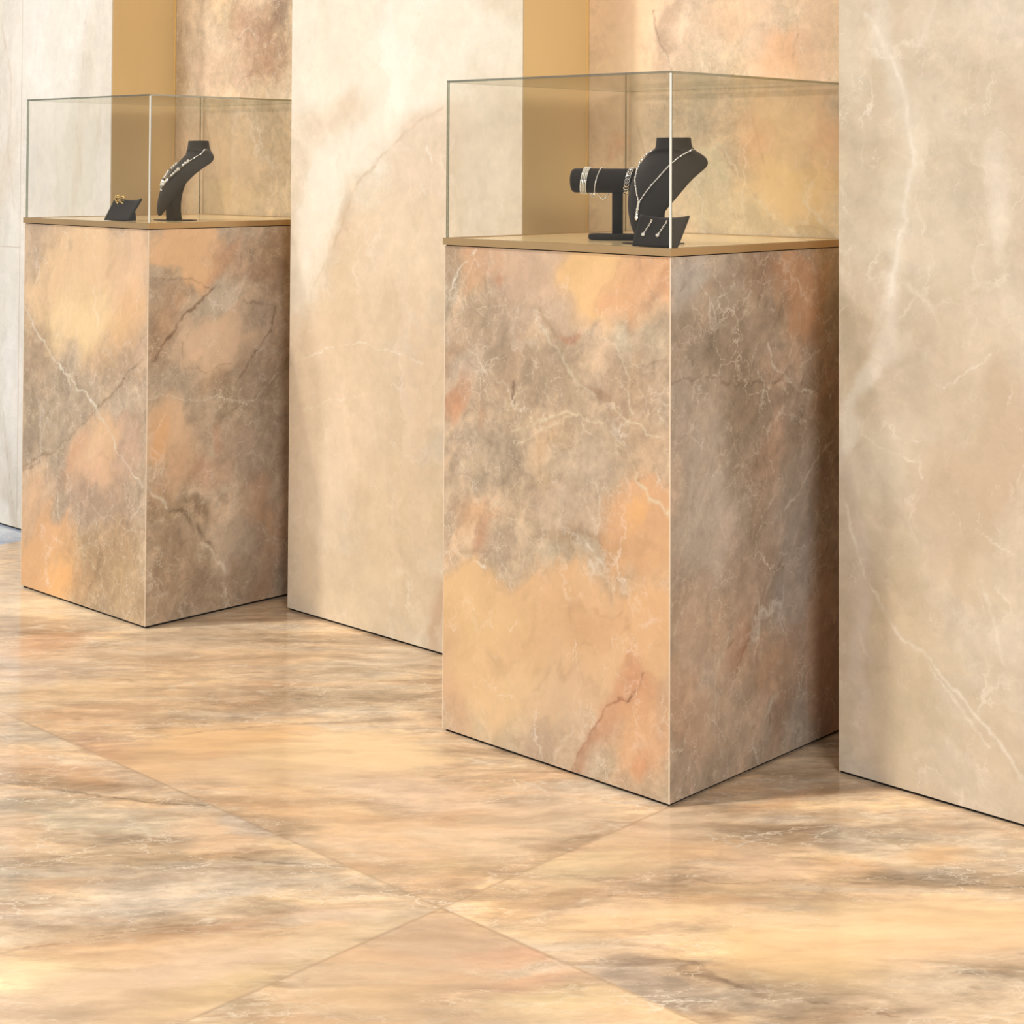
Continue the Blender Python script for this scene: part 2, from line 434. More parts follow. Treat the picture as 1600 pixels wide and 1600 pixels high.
V_RF = [([(702,450),(722,420),(745,390)],1.1,WHT,.8), ([(832,488),(850,520),(870,545),(895,590),(925,620)],2.4,(216,202,174),.7),
 ([(840,482),(862,520)],5,(160,134,98),.6), ([(925,640),(960,630),(985,655),(1040,690)],1.6,(226,208,172),.8),
 ([(800,672),(850,660),(890,648),(940,668),(972,700),(995,745),(1010,780),(1042,800)],2.2,(226,208,172),.9),
 ([(945,672),(978,708),(1000,750)],1.6,(146,114,80),.6), ([(762,800),(800,760),(812,745)],1.4,(220,200,166),.8), ([(900,655),(850,672),(805,700)],1.5,(220,200,166),.7),
 ([(940,530),(960,545),(985,590),(985,640)],1.5,(220,204,174),.7), ([(735,560),(790,590),(805,630)],1.3,(216,200,174),.7), ([(800,590),(803,615)],3,(120,92,70),.7),
 ([(930,760),(940,800),(935,830)],1.4,WHT,.6), ([(755,800),(790,812),(825,832)],1.2,(218,196,160),.7), ([(985,600),(1010,560),(1042,555)],1.3,(140,108,78),.4),
 ([(1004,1052),(998,1080),(982,1097)],2.2,(120,86,62),.85), ([(985,1097),(948,1102),(925,1140),(900,1180),(888,1205)],1.6,(166,112,78),.8), ([(925,868),(918,850)],1.5,WHT,.7),
 ([(740,876),(757,880)],2,WHT,.8)]
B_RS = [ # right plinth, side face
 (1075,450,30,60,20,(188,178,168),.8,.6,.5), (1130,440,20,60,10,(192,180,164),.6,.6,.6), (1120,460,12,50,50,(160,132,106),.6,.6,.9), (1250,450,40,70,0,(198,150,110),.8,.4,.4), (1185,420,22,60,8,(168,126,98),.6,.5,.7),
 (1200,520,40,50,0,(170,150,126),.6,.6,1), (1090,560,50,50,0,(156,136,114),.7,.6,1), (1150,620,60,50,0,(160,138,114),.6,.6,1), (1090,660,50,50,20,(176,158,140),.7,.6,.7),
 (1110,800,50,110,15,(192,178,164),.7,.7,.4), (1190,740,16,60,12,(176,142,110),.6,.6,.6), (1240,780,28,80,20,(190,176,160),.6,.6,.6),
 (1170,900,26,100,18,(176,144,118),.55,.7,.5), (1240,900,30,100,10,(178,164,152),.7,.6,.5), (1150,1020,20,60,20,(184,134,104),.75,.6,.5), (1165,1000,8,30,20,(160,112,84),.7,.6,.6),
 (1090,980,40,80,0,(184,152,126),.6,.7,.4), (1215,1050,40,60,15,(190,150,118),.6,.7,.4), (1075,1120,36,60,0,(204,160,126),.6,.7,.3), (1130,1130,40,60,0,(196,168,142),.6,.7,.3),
 (1215,1130,12,60,14,(160,118,88),.5,.7,.6), (1290,1050,20,120,0,(200,140,96),.7,.6,.2), (1290,640,16,120,0,(150,114,84),.7,.5,1),(1250,1140,20,60,0,(186,172,158),.6,.6,.5)]  # tall patches at the niche edge paint its shade and brass reflection
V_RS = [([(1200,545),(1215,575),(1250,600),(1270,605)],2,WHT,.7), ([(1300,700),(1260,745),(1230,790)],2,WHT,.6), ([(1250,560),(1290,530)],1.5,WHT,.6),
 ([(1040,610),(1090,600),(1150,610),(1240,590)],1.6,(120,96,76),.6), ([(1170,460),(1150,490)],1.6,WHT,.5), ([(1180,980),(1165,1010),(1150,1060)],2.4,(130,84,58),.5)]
B_LF = [ # left plinth, front face
 (60,380,26,40,0,(196,172,146),.7,.5,.7), (150,372,90,26,6,(226,190,150),.8,.5,.15), (86,390,8,50,12,(166,134,104),.7,.6,.8), (85,450,12,60,22,(190,144,104),.6,.6,.5),
 (140,450,84,80,10,(238,200,152),.95,.4,.08), (125,500,44,44,0,(246,214,158),.9,.8,.05), (205,420,30,80,0,(228,188,148),.7,.7,.15), (190,510,18,60,24,(238,186,122),.7,.6,.15),
 (55,560,24,60,-12,(184,156,122),.8,.5,.8), (210,560,22,50,24,(206,168,132),.7,.5,.4), (150,580,14,24,0,(196,166,132),.6,.5,.6), (70,660,50,60,0,(170,150,122),.7,.5,1), (130,620,56,30,20,(186,164,136),.7,.5,1),
 (200,650,22,46,30,(208,186,160),.7,.5,.6), (205,600,10,30,40,(150,124,94),.5,.5,.8), (195,700,36,40,0,(208,170,140),.8,.5,.4), (140,715,30,50,20,(232,190,144),.9,.4,.15), (112,720,10,50,28,(206,150,108),.6,.5,.4), (150,760,30,36,0,(222,176,136),.7,.6,.2),
 (185,790,30,50,0,(190,158,128),.6,.6,.7), (52,800,20,56,10,(232,184,136),.9,.4,.15), (90,790,10,60,0,(184,160,134),.6,.6,.7), (135,790,44,40,0,(176,150,124),.7,.5,.9), (66,820,10,30,15,(236,176,108),.8,.6,.1),
 (75,885,54,60,12,(234,182,128),1,.3,.08), (95,910,18,36,12,(246,184,104),.8,.7,.1), (170,860,70,50,-10,(190,158,118),.8,.5,.9), (150,920,40,50,12,(176,144,106),.7,.5,1), (200,930,36,60,0,(196,166,124),.7,.5,.8)]
V_LF = [([(37,475),(60,520),(95,580),(130,610),(152,645),(160,670),(185,705),(228,752)],2.0,(232,220,196),.95), ([(228,560),(205,580),(185,615),(155,640),(120,670),(80,700),(36,735)],2.6,(150,122,86),.75),
 ([(140,625),(152,648),(162,668)],3.2,WHT,.7), ([(88,770),(90,830)],1.4,WHT,.5), ([(120,830),(135,870),(150,890)],1.2,(220,200,160),.6), ([(37,740),(60,725)],3,(110,86,60),.6), ([(205,800),(225,780)],1.2,WHT,.5),([(150,610),(185,605)],1,(220,200,170),.5)]
B_LS = [ # left plinth, side face
 (290,385,50,52,-40,(240,196,148),1,.25,.12), (400,390,60,40,0,(186,156,128),.7,.5,.8), (345,400,10,50,30,(206,150,108),.6,.5,.5), (270,455,36,16,0,(180,150,120),.7,.5,.9), (420,430,24,40,0,(178,140,112),.6,.6,.8),
 (255,500,26,50,25,(196,150,112),.7,.5,.6), (330,480,22,60,35,(206,194,176),.85,.4,.5), (345,535,56,46,-25,(232,200,168),.95,.3,.12), (400,500,30,30,0,(190,170,150),.7,.5,.7), (405,590,36,40,-20,(186,164,142),.7,.5,.8),
 (270,610,44,26,0,(188,174,156),.8,.5,.8), (335,605,24,14,0,(186,154,120),.7,.5,.9), (400,650,40,40,0,(184,164,140),.6,.5,.9), (262,680,32,42,0,(232,196,158),.9,.4,.2), (252,690,12,26,0,(244,184,116),.8,.6,.1),
 (290,720,26,36,30,(222,178,138),.8,.5,.3), (346,680,8,22,0,(206,142,100),.75,.6,.5), (330,740,22,24,0,(208,150,110),.6,.6,.6), (390,720,44,60,0,(188,164,142),.7,.6,.6), (400,790,30,50,20,(212,172,140),.7,.6,.3),
 (256,760,24,26,0,(216,176,142),.7,.6,.4), (280,800,40,30,40,(176,150,118),.7,.5,.9), (310,800,22,12,55,(120,96,70),.75,.5,1), (365,860,50,40,0,(190,172,152),.7,.6,.6), (425,850,16,60,12,(212,164,126),.8,.5,.3), (405,830,10,60,12,(160,116,82),.5,.6,.7),
 (270,880,46,50,0,(172,146,118),.8,.5,1), (340,920,60,40,0,(166,140,114),.7,.5,1), (255,945,24,30,0,(190,158,128),.6,.5,.8), (440,560,14,200,0,(156,126,98),.55,.6,.9), (420,930,22,30,0,(186,140,104),.6,.6,.6)]
V_LS = [([(229,756),(252,772),(272,792)],3.2,(228,216,194),.9), ([(270,790),(290,815),(312,835),(325,855)],6,(116,92,68),.75), ([(315,850),(335,870),(350,890)],2.6,WHT,.75), ([(345,905),(352,925)],2.4,WHT,.6),
 ([(335,440),(300,480),(270,520),(240,560)],2.6,(124,94,66),.8), ([(430,480),(425,520),(395,555),(380,580),(370,600)],2.2,(110,84,64),.75), ([(400,620),(430,590),(452,565)],1.8,(224,206,180),.7), ([(230,625),(300,625),(370,622),(400,618)],1.6,WHT,.6),
 ([(285,540),(290,580),(320,582),(360,575)],1.4,(150,118,88),.5), ([(230,440),(300,435),(340,440)],1.6,(140,108,82),.6), ([(380,470),(430,480)],1.4,(120,90,70),.5), ([(240,890),(330,912)],.9,(140,110,86),.5), ([(430,730),(445,750)],1.4,(130,96,70),.5)]
B_RB = [ # right niche back
 (985,60,60,90,0,(244,208,168),.95,.5,.1), (960,160,50,90,0,(240,210,170),.9,.6,.1), (1080,60,60,50,0,(216,190,164),.7,.5,.7), (1045,50,10,50,10,(170,140,112),.7,.5,.9), (1190,70,30,60,10,(218,190,160),.7,.5,.6), (1230,90,50,30,0,(232,178,130),.7,.6,.2),
 (1150,30,40,30,0,(236,196,156),.6,.6,.2), (1280,70,30,90,0,(222,188,156),.7,.6,.4), (1090,150,30,60,0,(204,186,154),.7,.6,.8), (1130,190,30,20,0,(176,150,122),.6,.6,.9), (1230,200,60,60,0,(236,196,146),.85,.6,.12), (1190,250,20,60,-20,(232,170,116),.7,.6,.2),
 (1290,240,20,60,0,(224,164,110),.7,.6,.2), (1105,280,40,60,0,(218,200,164),.7,.5,.7), (1240,300,60,50,0,(244,206,148),.9,.6,.08), (1140,340,60,30,0,(216,194,156),.7,.5,.7), (970,330,50,60,0,(238,210,162),.9,.6,.1), (960,230,16,12,0,(228,166,120),.6,.7,.2), (1060,260,30,60,0,(226,200,160),.6,.6,.5)]
V_RB = [([(1020,20),(1035,70),(1045,90),(1052,110)],2,(140,110,88),.6), ([(1035,80),(1060,110)],1.2,WHT,.6), ([(1110,205),(1140,250),(1170,300),(1210,345),(1240,370)],2.2,(232,218,190),.8), ([(1128,235),(1160,285),(1185,315)],1.8,(196,146,104),.6), ([(1250,60),(1235,100)],2,(150,118,90),.5), ([(1175,185),(1195,250),(1200,280)],2,(198,146,102),.5)]
B_LB = [ # left niche back
 (310,60,40,70,0,(216,190,160),.7,.5,.6), (400,70,44,70,0,(196,160,128),.85,.4,1), (420,80,16,50,10,(168,124,90),.7,.5,1), (385,50,20,20,0,(204,160,128),.6,.5,.8), (340,110,40,40,0,(222,190,162),.6,.5,.5), (300,180,30,50,0,(206,184,150),.7,.5,.7), (350,250,60,60,0,(232,196,156),.8,.6,.2), (430,200,20,60,-15,(196,170,134),.7,.6,.7), (330,315,70,30,0,(228,196,150),.7,.6,.3), (440,20,12,50,0,(132,104,84),.7,.5,1)]
V_LB = [([(375,130),(395,120),(400,90)],1.4,(150,110,80),.6), ([(370,60),(385,45),(400,55)],1.2,WHT,.5), ([(420,170),(440,230),(450,260)],1.6,(170,140,104),.5)]
B_MW = [ # middle wall slab
 (520,60,130,110,0,(246,236,218),.85,.6,.2), (700,60,130,80,0,(244,236,220),.8,.6,.2), (590,180,50,130,35,(248,240,224),.9,.5,.2), (500,330,30,160,12,(248,238,220),.85,.6,.2), (530,180,50,24,-20,(232,206,176),.75,.6,.4), (545,160,20,12,-60,(226,198,166),.6,.6,.4),  # broad pale patches put the brighter light at the top into the stone
 (610,420,80,160,22,(236,212,180),.9,.3,.5), (670,240,60,70,35,(234,212,186),.8,.4,.6), (760,240,50,120,0,(232,218,198),.7,.6,.4), (535,360,10,60,18,(214,182,148),.6,.7,.4), (550,640,110,200,0,(236,210,176),.9,.5,.4),
 (620,820,90,120,0,(230,204,166),.7,.6,.4), (500,780,50,120,0,(234,212,180),.7,.6,.4), (560,925,110,60,14,(232,208,172),.7,.6,.4), (682,960,12,60,8,(208,160,120),.7,.6,.4), (670,560,30,80,0,(238,208,168),.6,.7,.3)]
V_MW = [([(690,165),(640,205),(600,240),(560,290),(540,340),(520,390)],3.5,(214,184,150),.6), ([(455,560),(560,535),(660,565)],1.4,(250,240,222),.8), ([(660,230),(672,260)],1.6,(252,246,234),.8), ([(520,390),(490,450),(480,520)],4,(220,192,158),.35), ([(460,640),(560,620)],1.2,(250,240,222),.5)]
B_RW = [ # right wall slab
 (1400,100,16,110,-10,(232,222,206),.7,.6,.3), (1330,60,24,80,0,(226,212,192),.6,.6,.3), (1420,250,26,110,12,(226,214,194),.7,.6,.3), (1385,470,14,120,10,(234,224,208),.7,.5,.3), (1350,620,12,80,28,(236,226,212),.8,.5,.3), (1325,700,12,40,30,(236,228,216),.8,.5,.3), (1380,250,22,30,0,(206,186,156),.5,.6,.3),
 (1340,1000,14,200,-3,(222,206,194),.7,.6,.3), (1430,700,40,60,20,(218,204,180),.6,.6,.4), (1400,720,36,50,-30,(226,212,190),.6,.6,.4), (1520,560,60,150,-10,(208,188,160),.6,.6,.4), (1560,700,40,100,0,(200,174,144),.7,.6,.3), (1500,800,60,120,-20,(206,180,150),.7,.6,.3),
 (1420,1000,50,120,-20,(212,190,156),.7,.6,.3), (1560,960,20,120,-15,(222,206,182),.5,.6,.3), (1400,1130,60,80,0,(212,192,158),.6,.6,.3), (1560,1160,40,80,-20,(206,184,152),.6,.6,.3), (1470,400,50,60,0,(216,200,176),.6,.6,.4), (1560,300,14,80,-3,(232,222,206),.6,.5,.2)]
V_RW = [([(1312,790),(1335,870),(1370,940),(1410,990),(1450,1020),(1500,1090),(1560,1160),(1598,1220)],2.2,(238,228,210),.75), ([(1355,20),(1390,70),(1415,150),(1425,260),(1405,380),(1385,480)],4,(238,230,216),.6), ([(1310,620),(1350,560),(1385,480)],6,(196,174,144),.35),
 ([(1345,680),(1380,700),(1440,720),(1440,750)],1.6,(240,230,212),.7), ([(1400,500),(1430,450),(1460,500)],1.4,(232,220,198),.5), ([(1440,1010),(1480,1080),(1545,1170)],1.6,(240,230,214),.6), ([(1470,600),(1550,560)],1.2,(240,232,218),.5), ([(1520,820),(1590,870)],1.2,(236,226,206),.5),([(1530,900),(1550,960),(1565,1030)],3,(236,226,208),.5)]
B_LW = [(20,60,14,120,4,(220,206,186),.5,.7,.3), (80,60,60,120,0,(246,240,230),.8,.6,.2), (140,80,12,90,8,(226,212,190),.6,.7,.3), (12,260,14,60,10,(218,198,172),.6,.6,.3), (110,250,50,90,0,(242,236,226),.7,.6,.2), (120,260,6,80,4,(220,202,176),.5,.7,.3),
 (8,700,8,120,-10,(216,200,176),.6,.6,.3), (18,790,6,60,-20,(196,172,144),.6,.6,.3), (20,500,16,150,0,(244,240,234),.8,.6,.2)]
V_LW = [([(2,20),(18,120),(12,240),(22,330)],3,(214,190,160),.5), ([(135,30),(128,120),(120,200),(128,300)],2,(214,194,166),.5), ([(8,650),(12,740),(28,826)],2.4,(190,166,136),.6), ([(60,20),(52,120),(60,260)],1.6,(220,204,180),.4)]

B_FL = [ # floor, listed tile by tile (the centre of a patch decides its tile)
 # upper tile
 (120,945,110,22,4,(250,228,190),.9,.6,.1), (60,880,50,26,6,(222,192,156),.6,.6,.5), (70,1010,46,20,-4,(216,154,108),.8,.5,.5), (90,1040,110,18,0,(222,204,186),.6,.6,.4), (300,1000,100,20,4,(224,198,164),.7,.6,.5), (330,1030,150,18,2,(240,196,146),.7,.6,.2),
 (120,1080,130,18,-4,(246,202,144),.85,.6,.1), (40,1060,40,14,0,(216,196,180),.6,.6,.4), (180,1115,120,16,-6,(240,186,128),.7,.6,.2), (330,1105,100,24,-3,(196,164,126),.85,.5,.9), (420,1140,120,8,-7,(190,150,110),.6,.6,.8), (560,1070,100,40,0,(206,178,142),.8,.5,1), (560,1100,70,10,-10,(180,146,108),.5,.6,1),
 (450,1000,90,16,4,(208,178,136),.6,.6,.9), (620,1020,60,20,8,(236,216,188),.6,.6,.4), (320,1170,150,34,-8,(246,196,134),1,.4,.08), (500,1190,140,36,-4,(246,206,152),.95,.5,.08), (330,1210,120,26,6,(232,192,150),.7,.6,.15), (600,1165,90,20,-2,(250,214,158),.8,.6,.1), (640,1240,130,30,8,(236,200,166),.8,.6,.3), (760,1210,60,26,18,(200,172,136),.75,.5,1), (840,1225,80,22,14,(206,176,142),.6,.6,.9), (830,1260,60,16,10,(206,158,116),.7,.5,.7),
 (480,1260,90,30,10,(240,194,140),.7,.6,.15), (740,1285,70,16,8,(214,158,110),.7,.6,.4), (620,1310,120,30,-4,(238,192,142),.8,.6,.2), (700,1375,80,14,-10,(206,160,114),.6,.6,.4), (800,1300,110,34,-10,(238,206,168),.7,.6,.2), (560,1330,60,16,0,(220,184,146),.6,.6,.5), (900,1290,60,20,0,(226,196,160),.6,.6,.4), (470,1295,50,10,8,(176,146,110),.5,.6,.8),(690,1350,60,12,0,(248,206,140),.5,.7,.1),
 # left tile
 (40,1140,60,24,10,(200,182,156),.8,.5,.9), (60,1200,90,20,8,(232,178,130),.85,.5,.3), (150,1175,60,20,10,(216,156,110),.7,.6,.4), (220,1215,70,16,14,(206,176,146),.7,.5,.6), (80,1225,110,8,2,(140,108,76),.7,.5,1), (230,1250,120,6,4,(120,98,72),.7,.5,1), (120,1280,140,30,4,(202,182,152),.85,.5,1), (280,1290,60,18,4,(216,198,170),.7,.6,.9), (340,1300,60,22,10,(240,196,152),.9,.4,.2),
 (380,1285,50,12,16,(206,196,184),.7,.5,.5), (20,1300,30,26,0,(236,190,146),.8,.5,.3), (60,1370,110,30,-2,(204,178,146),.8,.5,1), (120,1380,60,12,-6,(234,180,130),.7,.6,.4), (250,1340,110,20,4,(196,170,132),.8,.5,1), (300,1390,140,26,-2,(212,196,176),.9,.5,.9), (420,1350,110,16,6,(170,146,112),.8,.5,1), (400,1420,60,12,-6,(168,142,108),.6,.5,1), (480,1385,60,20,4,(190,166,134),.8,.5,1),
 (560,1390,70,20,10,(206,178,146),.7,.5,.9), (120,1420,140,22,-4,(206,190,174),.8,.5,.8), (280,1450,170,12,-7,(176,122,78),.85,.5,.6), (60,1485,80,10,-10,(176,126,78),.7,.5,.6), (100,1460,90,14,-6,(200,178,146),.7,.5,.8), (300,1480,200,22,-5,(246,200,148),.95,.5,.08), (540,1460,100,26,-6,(244,212,166),.95,.5,.15), (500,1430,60,14,0,(236,196,166),.7,.6,.3), (250,1525,180,28,-8,(240,204,168),.9,.6,.12), (60,1520,70,24,0,(252,220,166),.85,.6,.06), (200,1575,180,28,-6,(238,200,158),.8,.6,.15), (60,1580,60,20,0,(214,178,140),.7,.6,.5), (350,1545,120,14,-14,(248,212,146),.7,.7,.08),
 # bottom tile
 (600,1530,160,50,-8,(226,188,146),.9,.6,.12), (700,1470,70,34,-6,(216,178,142),.85,.6,.12), (560,1560,120,14,-3,(238,192,132),.7,.7,.08), (800,1490,60,14,-6,(224,160,118),.8,.6,.2), (790,1540,100,18,-4,(214,172,134),.7,.6,.3), (640,1600,160,20,-3,(230,190,142),.8,.6,.1), (860,1530,60,16,-6,(226,166,122),.8,.6,.2), (930,1570,90,24,-2,(244,208,142),.95,.5,.08), (700,1590,120,16,-4,(200,164,126),.5,.6,.3), (420,1590,80,14,-10,(196,164,126),.6,.6,.5), (1010,1590,60,14,-4,(236,184,128),.7,.6,.15),
 # right tile
 (1040,1290,70,30,-4,(232,196,158),.8,.6,.2), (930,1350,90,30,-12,(222,192,144),.85,.6,.3), (860,1410,90,12,-14,(206,160,108),.7,.5,.5), (1000,1330,70,20,-4,(228,182,136),.7,.6,.3), (1200,1240,120,26,-12,(176,150,120),.7,.6,.8), (1240,1250,90,8,-12,(220,160,100),.6,.6,.4), (1180,1310,100,26,-12,(190,164,132),.85,.5,1), (1280,1290,80,14,-22,(206,166,122),.7,.6,.5),
 (1120,1400,120,10,2,(166,142,108),.75,.5,1), (1090,1330,60,12,-6,(236,184,126),.8,.6,.2), (1190,1355,90,22,2,(238,196,156),.95,.4,.12), (1330,1350,30,14,0,(244,190,132),.7,.6,.1), (1330,1310,60,16,14,(196,178,156),.8,.5,1), (1440,1345,70,20,4,(190,176,158),.8,.5,1), (1500,1290,90,26,8,(216,188,158),.8,.6,.6), (1470,1330,60,12,-6,(250,196,128),.85,.6,.1), (1460,1370,110,8,3,(130,108,78),.75,.5,1), (1590,1370,30,10,6,(130,108,80),.6,.5,1),
 (1560,1330,50,24,6,(196,178,152),.7,.5,.9), (1080,1420,130,22,-10,(246,202,144),.95,.5,.06), (1240,1415,90,16,4,(200,174,142),.8,.5,.7), (900,1450,110,16,-4,(248,206,148),.9,.6,.06), (1160,1475,90,26,-8,(250,214,154),.95,.6,.05), (1240,1500,90,40,6,(240,198,140),.9,.6,.06), (1420,1450,180,36,-4,(246,208,156),.95,.5,.08), (1420,1490,170,26,-3,(236,190,140),.8,.6,.12), (1530,1425,90,16,-3,(246,200,140),.7,.6,.1),
 (930,1480,60,20,0,(200,176,144),.7,.6,.4), (1030,1540,90,34,16,(186,162,138),.95,.4,1), (1180,1570,140,30,8,(196,168,136),.9,.5,1), (1060,1510,70,6,6,(130,102,76),.7,.5,1), (1120,1530,60,6,24,(120,92,68),.7,.5,1), (1300,1555,120,16,10,(206,176,138),.7,.5,.8), (1540,1520,70,14,4,(206,178,148),.8,.5,.8), (1570,1525,40,5,-4,(140,112,84),.6,.5,1), (1430,1560,130,26,2,(220,188,152),.8,.6,.4), (1400,1583,60,6,-4,(150,124,98),.6,.5,1), (1350,1595,90,10,0,(206,160,116),.6,.6,.5), (1540,1590,70,20,0,(208,178,144),.7,.6,.6), (1300,1520,80,20,10,(244,204,146),.8,.6,.08)]
V_FL = [([(0,1225),(70,1232),(150,1240),(240,1255),(330,1258)],2.6,(112,92,68),.7), ([(270,1330),(360,1340),(430,1350),(540,1355)],2.6,(116,96,72),.6), ([(130,1460),(230,1445),(330,1440)],1.8,(140,92,58),.6), ([(0,1490),(70,1478),(160,1462)],2,(150,100,62),.6),
 ([(500,1400),(530,1380),(560,1370),(600,1380)],2,WHT,.6), ([(150,1250),(200,1290),(260,1310)],1.4,WHT,.5), ([(1060,1500),(1110,1515),(1150,1545)],2.2,(110,84,62),.7), ([(1370,1370),(1450,1372),(1600,1385)],2,(116,92,66),.7), ([(1050,1370),(1120,1385),(1250,1375),(1370,1368)],1.8,(150,120,86),.6),
 ([(1300,1300),(1350,1305),(1410,1325)],1.6,(232,220,190),.6), ([(1110,1305),(1140,1325),(1190,1310)],1.4,WHT,.6), ([(440,1250),(530,1215),(600,1190)],1.2,(236,214,180),.3), ([(720,1230),(800,1215),(860,1240)],1.4,WHT,.5), ([(960,1540),(1010,1560),(1100,1560)],1.6,WHT,.5), ([(1220,1560),(1320,1575),(1400,1590)],1.6,(140,110,80),.5),
 ([(680,1390),(760,1370),(830,1350)],1.2,(180,132,88),.4), ([(240,1150),(340,1140),(460,1130),(640,1120)],2,(160,120,82),.55), ([(740,1290),(840,1310)],1.2,WHT,.35)]

# ------------------------------------------------------------------ stone panel builder
K = .93  # stone albedo scale
def calm(C, k=.74):
    g = (C*np.array([.3, .59, .11])).sum(-1, keepdims=True)
    return (g + (C-g)*k)*np.array([1.0, 1.0, .985])
def panel(name, axis, val, a0, a1, z0, z1, pal, blobs, veins, seed, mat, parent=None, res=.003, flip=False, sat=.86, gain=1.0, **kw):
    ia = 0 if axis == 1 else 1
    nx = max(2, int((a1-a0)/res)); nz = max(2, int((z1-z0)/res))
    xs = np.linspace(a0, a1, nx); zs = np.linspace(z0, z1, nz)
    X, Z = np.meshgrid(xs, zs)
    C, A = stone(X, Z, jac_for(axis, val, ia, 2), pal, blobs, veins, seed, **kw)
    if axis == 1: to3 = lambda x, z: np.stack([x, np.full_like(x, val), z], 1)
    else: to3 = lambda x, z: np.stack([np.full_like(x, val), x, z], 1)
    o = grid_mesh(name, xs, zs, to3, calm(C, sat)*K*(.97 if mat is M_ROCK else 1)*gain, A, [mat], flip)
    return link(o, parent)

def plain_stone(me_obj, col, alpha=.6):
    """give the unseen faces of a stone body one flat base for the same stone material"""
    me = me_obj.data
    at = me.color_attributes.new('stone', 'FLOAT_COLOR', 'POINT')
    c = list(lin(col)*K)+[alpha]
    at.data.foreach_set('color', np.tile(np.array(c, np.float32), len(me.vertices)))

# ------------------------------------------------------------------ floor
JV = on_plane(690, 1418, 2, 0.0)[1]; JU = U1 + .0          # joint crossing
JU = on_plane(690, 1418, 2, 0.0)[0]
BU = on_plane(0, 851, 2, 0.0)[0]                            # boundary to the blue marble
TW = 1.26                                                   # tile pitch towards the wall
def tid(x, y):
    x = np.asarray(x); y = np.asarray(y)
    return (np.floor((x-JU)/2.6).astype(int)*10 + np.floor((y-JV)/TW).astype(int))
def spread(a, b, c, d, fine, coarse):
    return np.concatenate([np.arange(a, b, coarse), np.arange(b, c, fine), np.arange(c, d, coarse), [d]])
fx = np.concatenate([np.arange(BU, -.55, .0055), np.arange(-.55, 3.0, .1), [3.0]])
fy = np.concatenate([np.arange(-3.2, .75, .1), np.arange(.75, 3.16, .0055), [3.16]])
FX, FY = np.meshgrid(fx, fy)
ti = tid(FX, FY)
off = (ti*37 % 11)*.9
jf = jac_for(2, 0.0, 0, 1)
AN = radians(45)
def stone_floor():
    # every tile is cut from another place of the slab: shift the noise per tile by evaluating tile by tile
    C = np.zeros(FX.shape+(3,)); A = np.zeros(FX.shape)
    for k in np.unique(ti):
        rows = np.where((ti == k).any(1))[0]; cols = np.where((ti == k).any(0))[0]
        sl = (slice(rows[0], rows[-1]+1), slice(cols[0], cols[-1]+1))
        sub = ti[sl] == k
        bl = [b for b in B_FL if int(tid(*jf(b[0], b[1])[0])) == k]
        ve = [v for v in V_FL if int(tid(*jf(*v[0][len(v[0])//2])[0])) == k]
        c, a = stone(FX[sl], FY[sl], jf, PAL_FLOOR, bl, ve, 50+(int(k) % 7)*13, aniso=(AN, 2.3), warp=.9, streak=.75, contrast=1.5)
        C[sl][sub] = c[sub]; A[sl][sub] = a[sub]
    return C, A
FC, FA = stone_floor()
# joints: fine pale-brown lines
for dj in (np.abs((FY-JV+TW/2) % TW - TW/2), np.abs((FX-JU+1.3) % 2.6 - 1.3)):
    m = (dj < .0028)[..., None]*.55
    FC = FC*(1-m) + lin((176,142,104))*m
floor = grid_mesh('floor', fx, fy, lambda x, y: np.stack([x, y, np.zeros_like(x)], 1), calm(FC, .84)*K*.81, FA, [M_FLOOR])
link(floor); tag(floor, 'polished peach and honey marble floor of large tiles', kind='structure')

bx = np.arange(-7.5, BU+.001, .02); bx[-1] = BU; by = np.arange(-3.2, 3.17, .02)
BX_, BY_ = np.meshgrid(bx, by)
bc, ba = stone(BX_, BY_, jf, [(150,164,186), (196,204,214), (98,116,146), (126,142,170), (214,220,226), (70,84,112)], [], [], 90, aniso=(radians(60), 3.0))
bf = grid_mesh('blue_floor', bx, by, lambda x, y: np.stack([x, y, np.zeros_like(x)], 1), bc*K, ba, [M_FLOOR])
link(bf, floor); tag(bf, 'blue grey marble floor')

# ------------------------------------------------------------------ walls
GAP = .006
def slab_wall(name, label, u0, u1, pal, blobs, veins, seed, res=.0035, **kw):
    bm = bmesh.new(); add_box(bm, u0, u1, WV+.0008, NV+.10, GAP, WH)
    body = obj(name, bm, M_ONYX); plain_stone(body, pal[0], .4)
    tag(body, label, kind='structure')
    panel('stone_face', 1, WV, u0, u1, GAP, WH, pal, blobs, veins, seed, M_ONYX, body, res=res, **kw)
    box_obj('shadow_gap', (u0+.001, u1-.001, WV+.006, NV+.09, 0, GAP), M_BLACK, body)
    return body
slab_wall('wall_middle', 'cream onyx wall panel between the two niches', S0, S1, PAL_CREAM, B_MW, V_MW, 3, scale=.8, contrast=.5, sat=.84, amt=.5)
slab_wall('wall_right', 'grey beige onyx wall panel at the right edge', S2, S2+1.4, PAL_RIGHTW, B_RW, V_RW, 5, scale=.8, sat=.86, contrast=.45)
slab_wall('wall_left', 'pale cream onyx wall at the far left', -7.5, SL, PAL_LEFTW, B_LW, V_LW, 8, scale=.8, sat=.86, contrast=.45, res=.006, aniso=(radians(86), 2.6))
# fine joints between the panels of the left wall
pj = on_plane(32, 300, 1, WV)[0]; zj = on_plane(10, 385, 1, WV)[2]
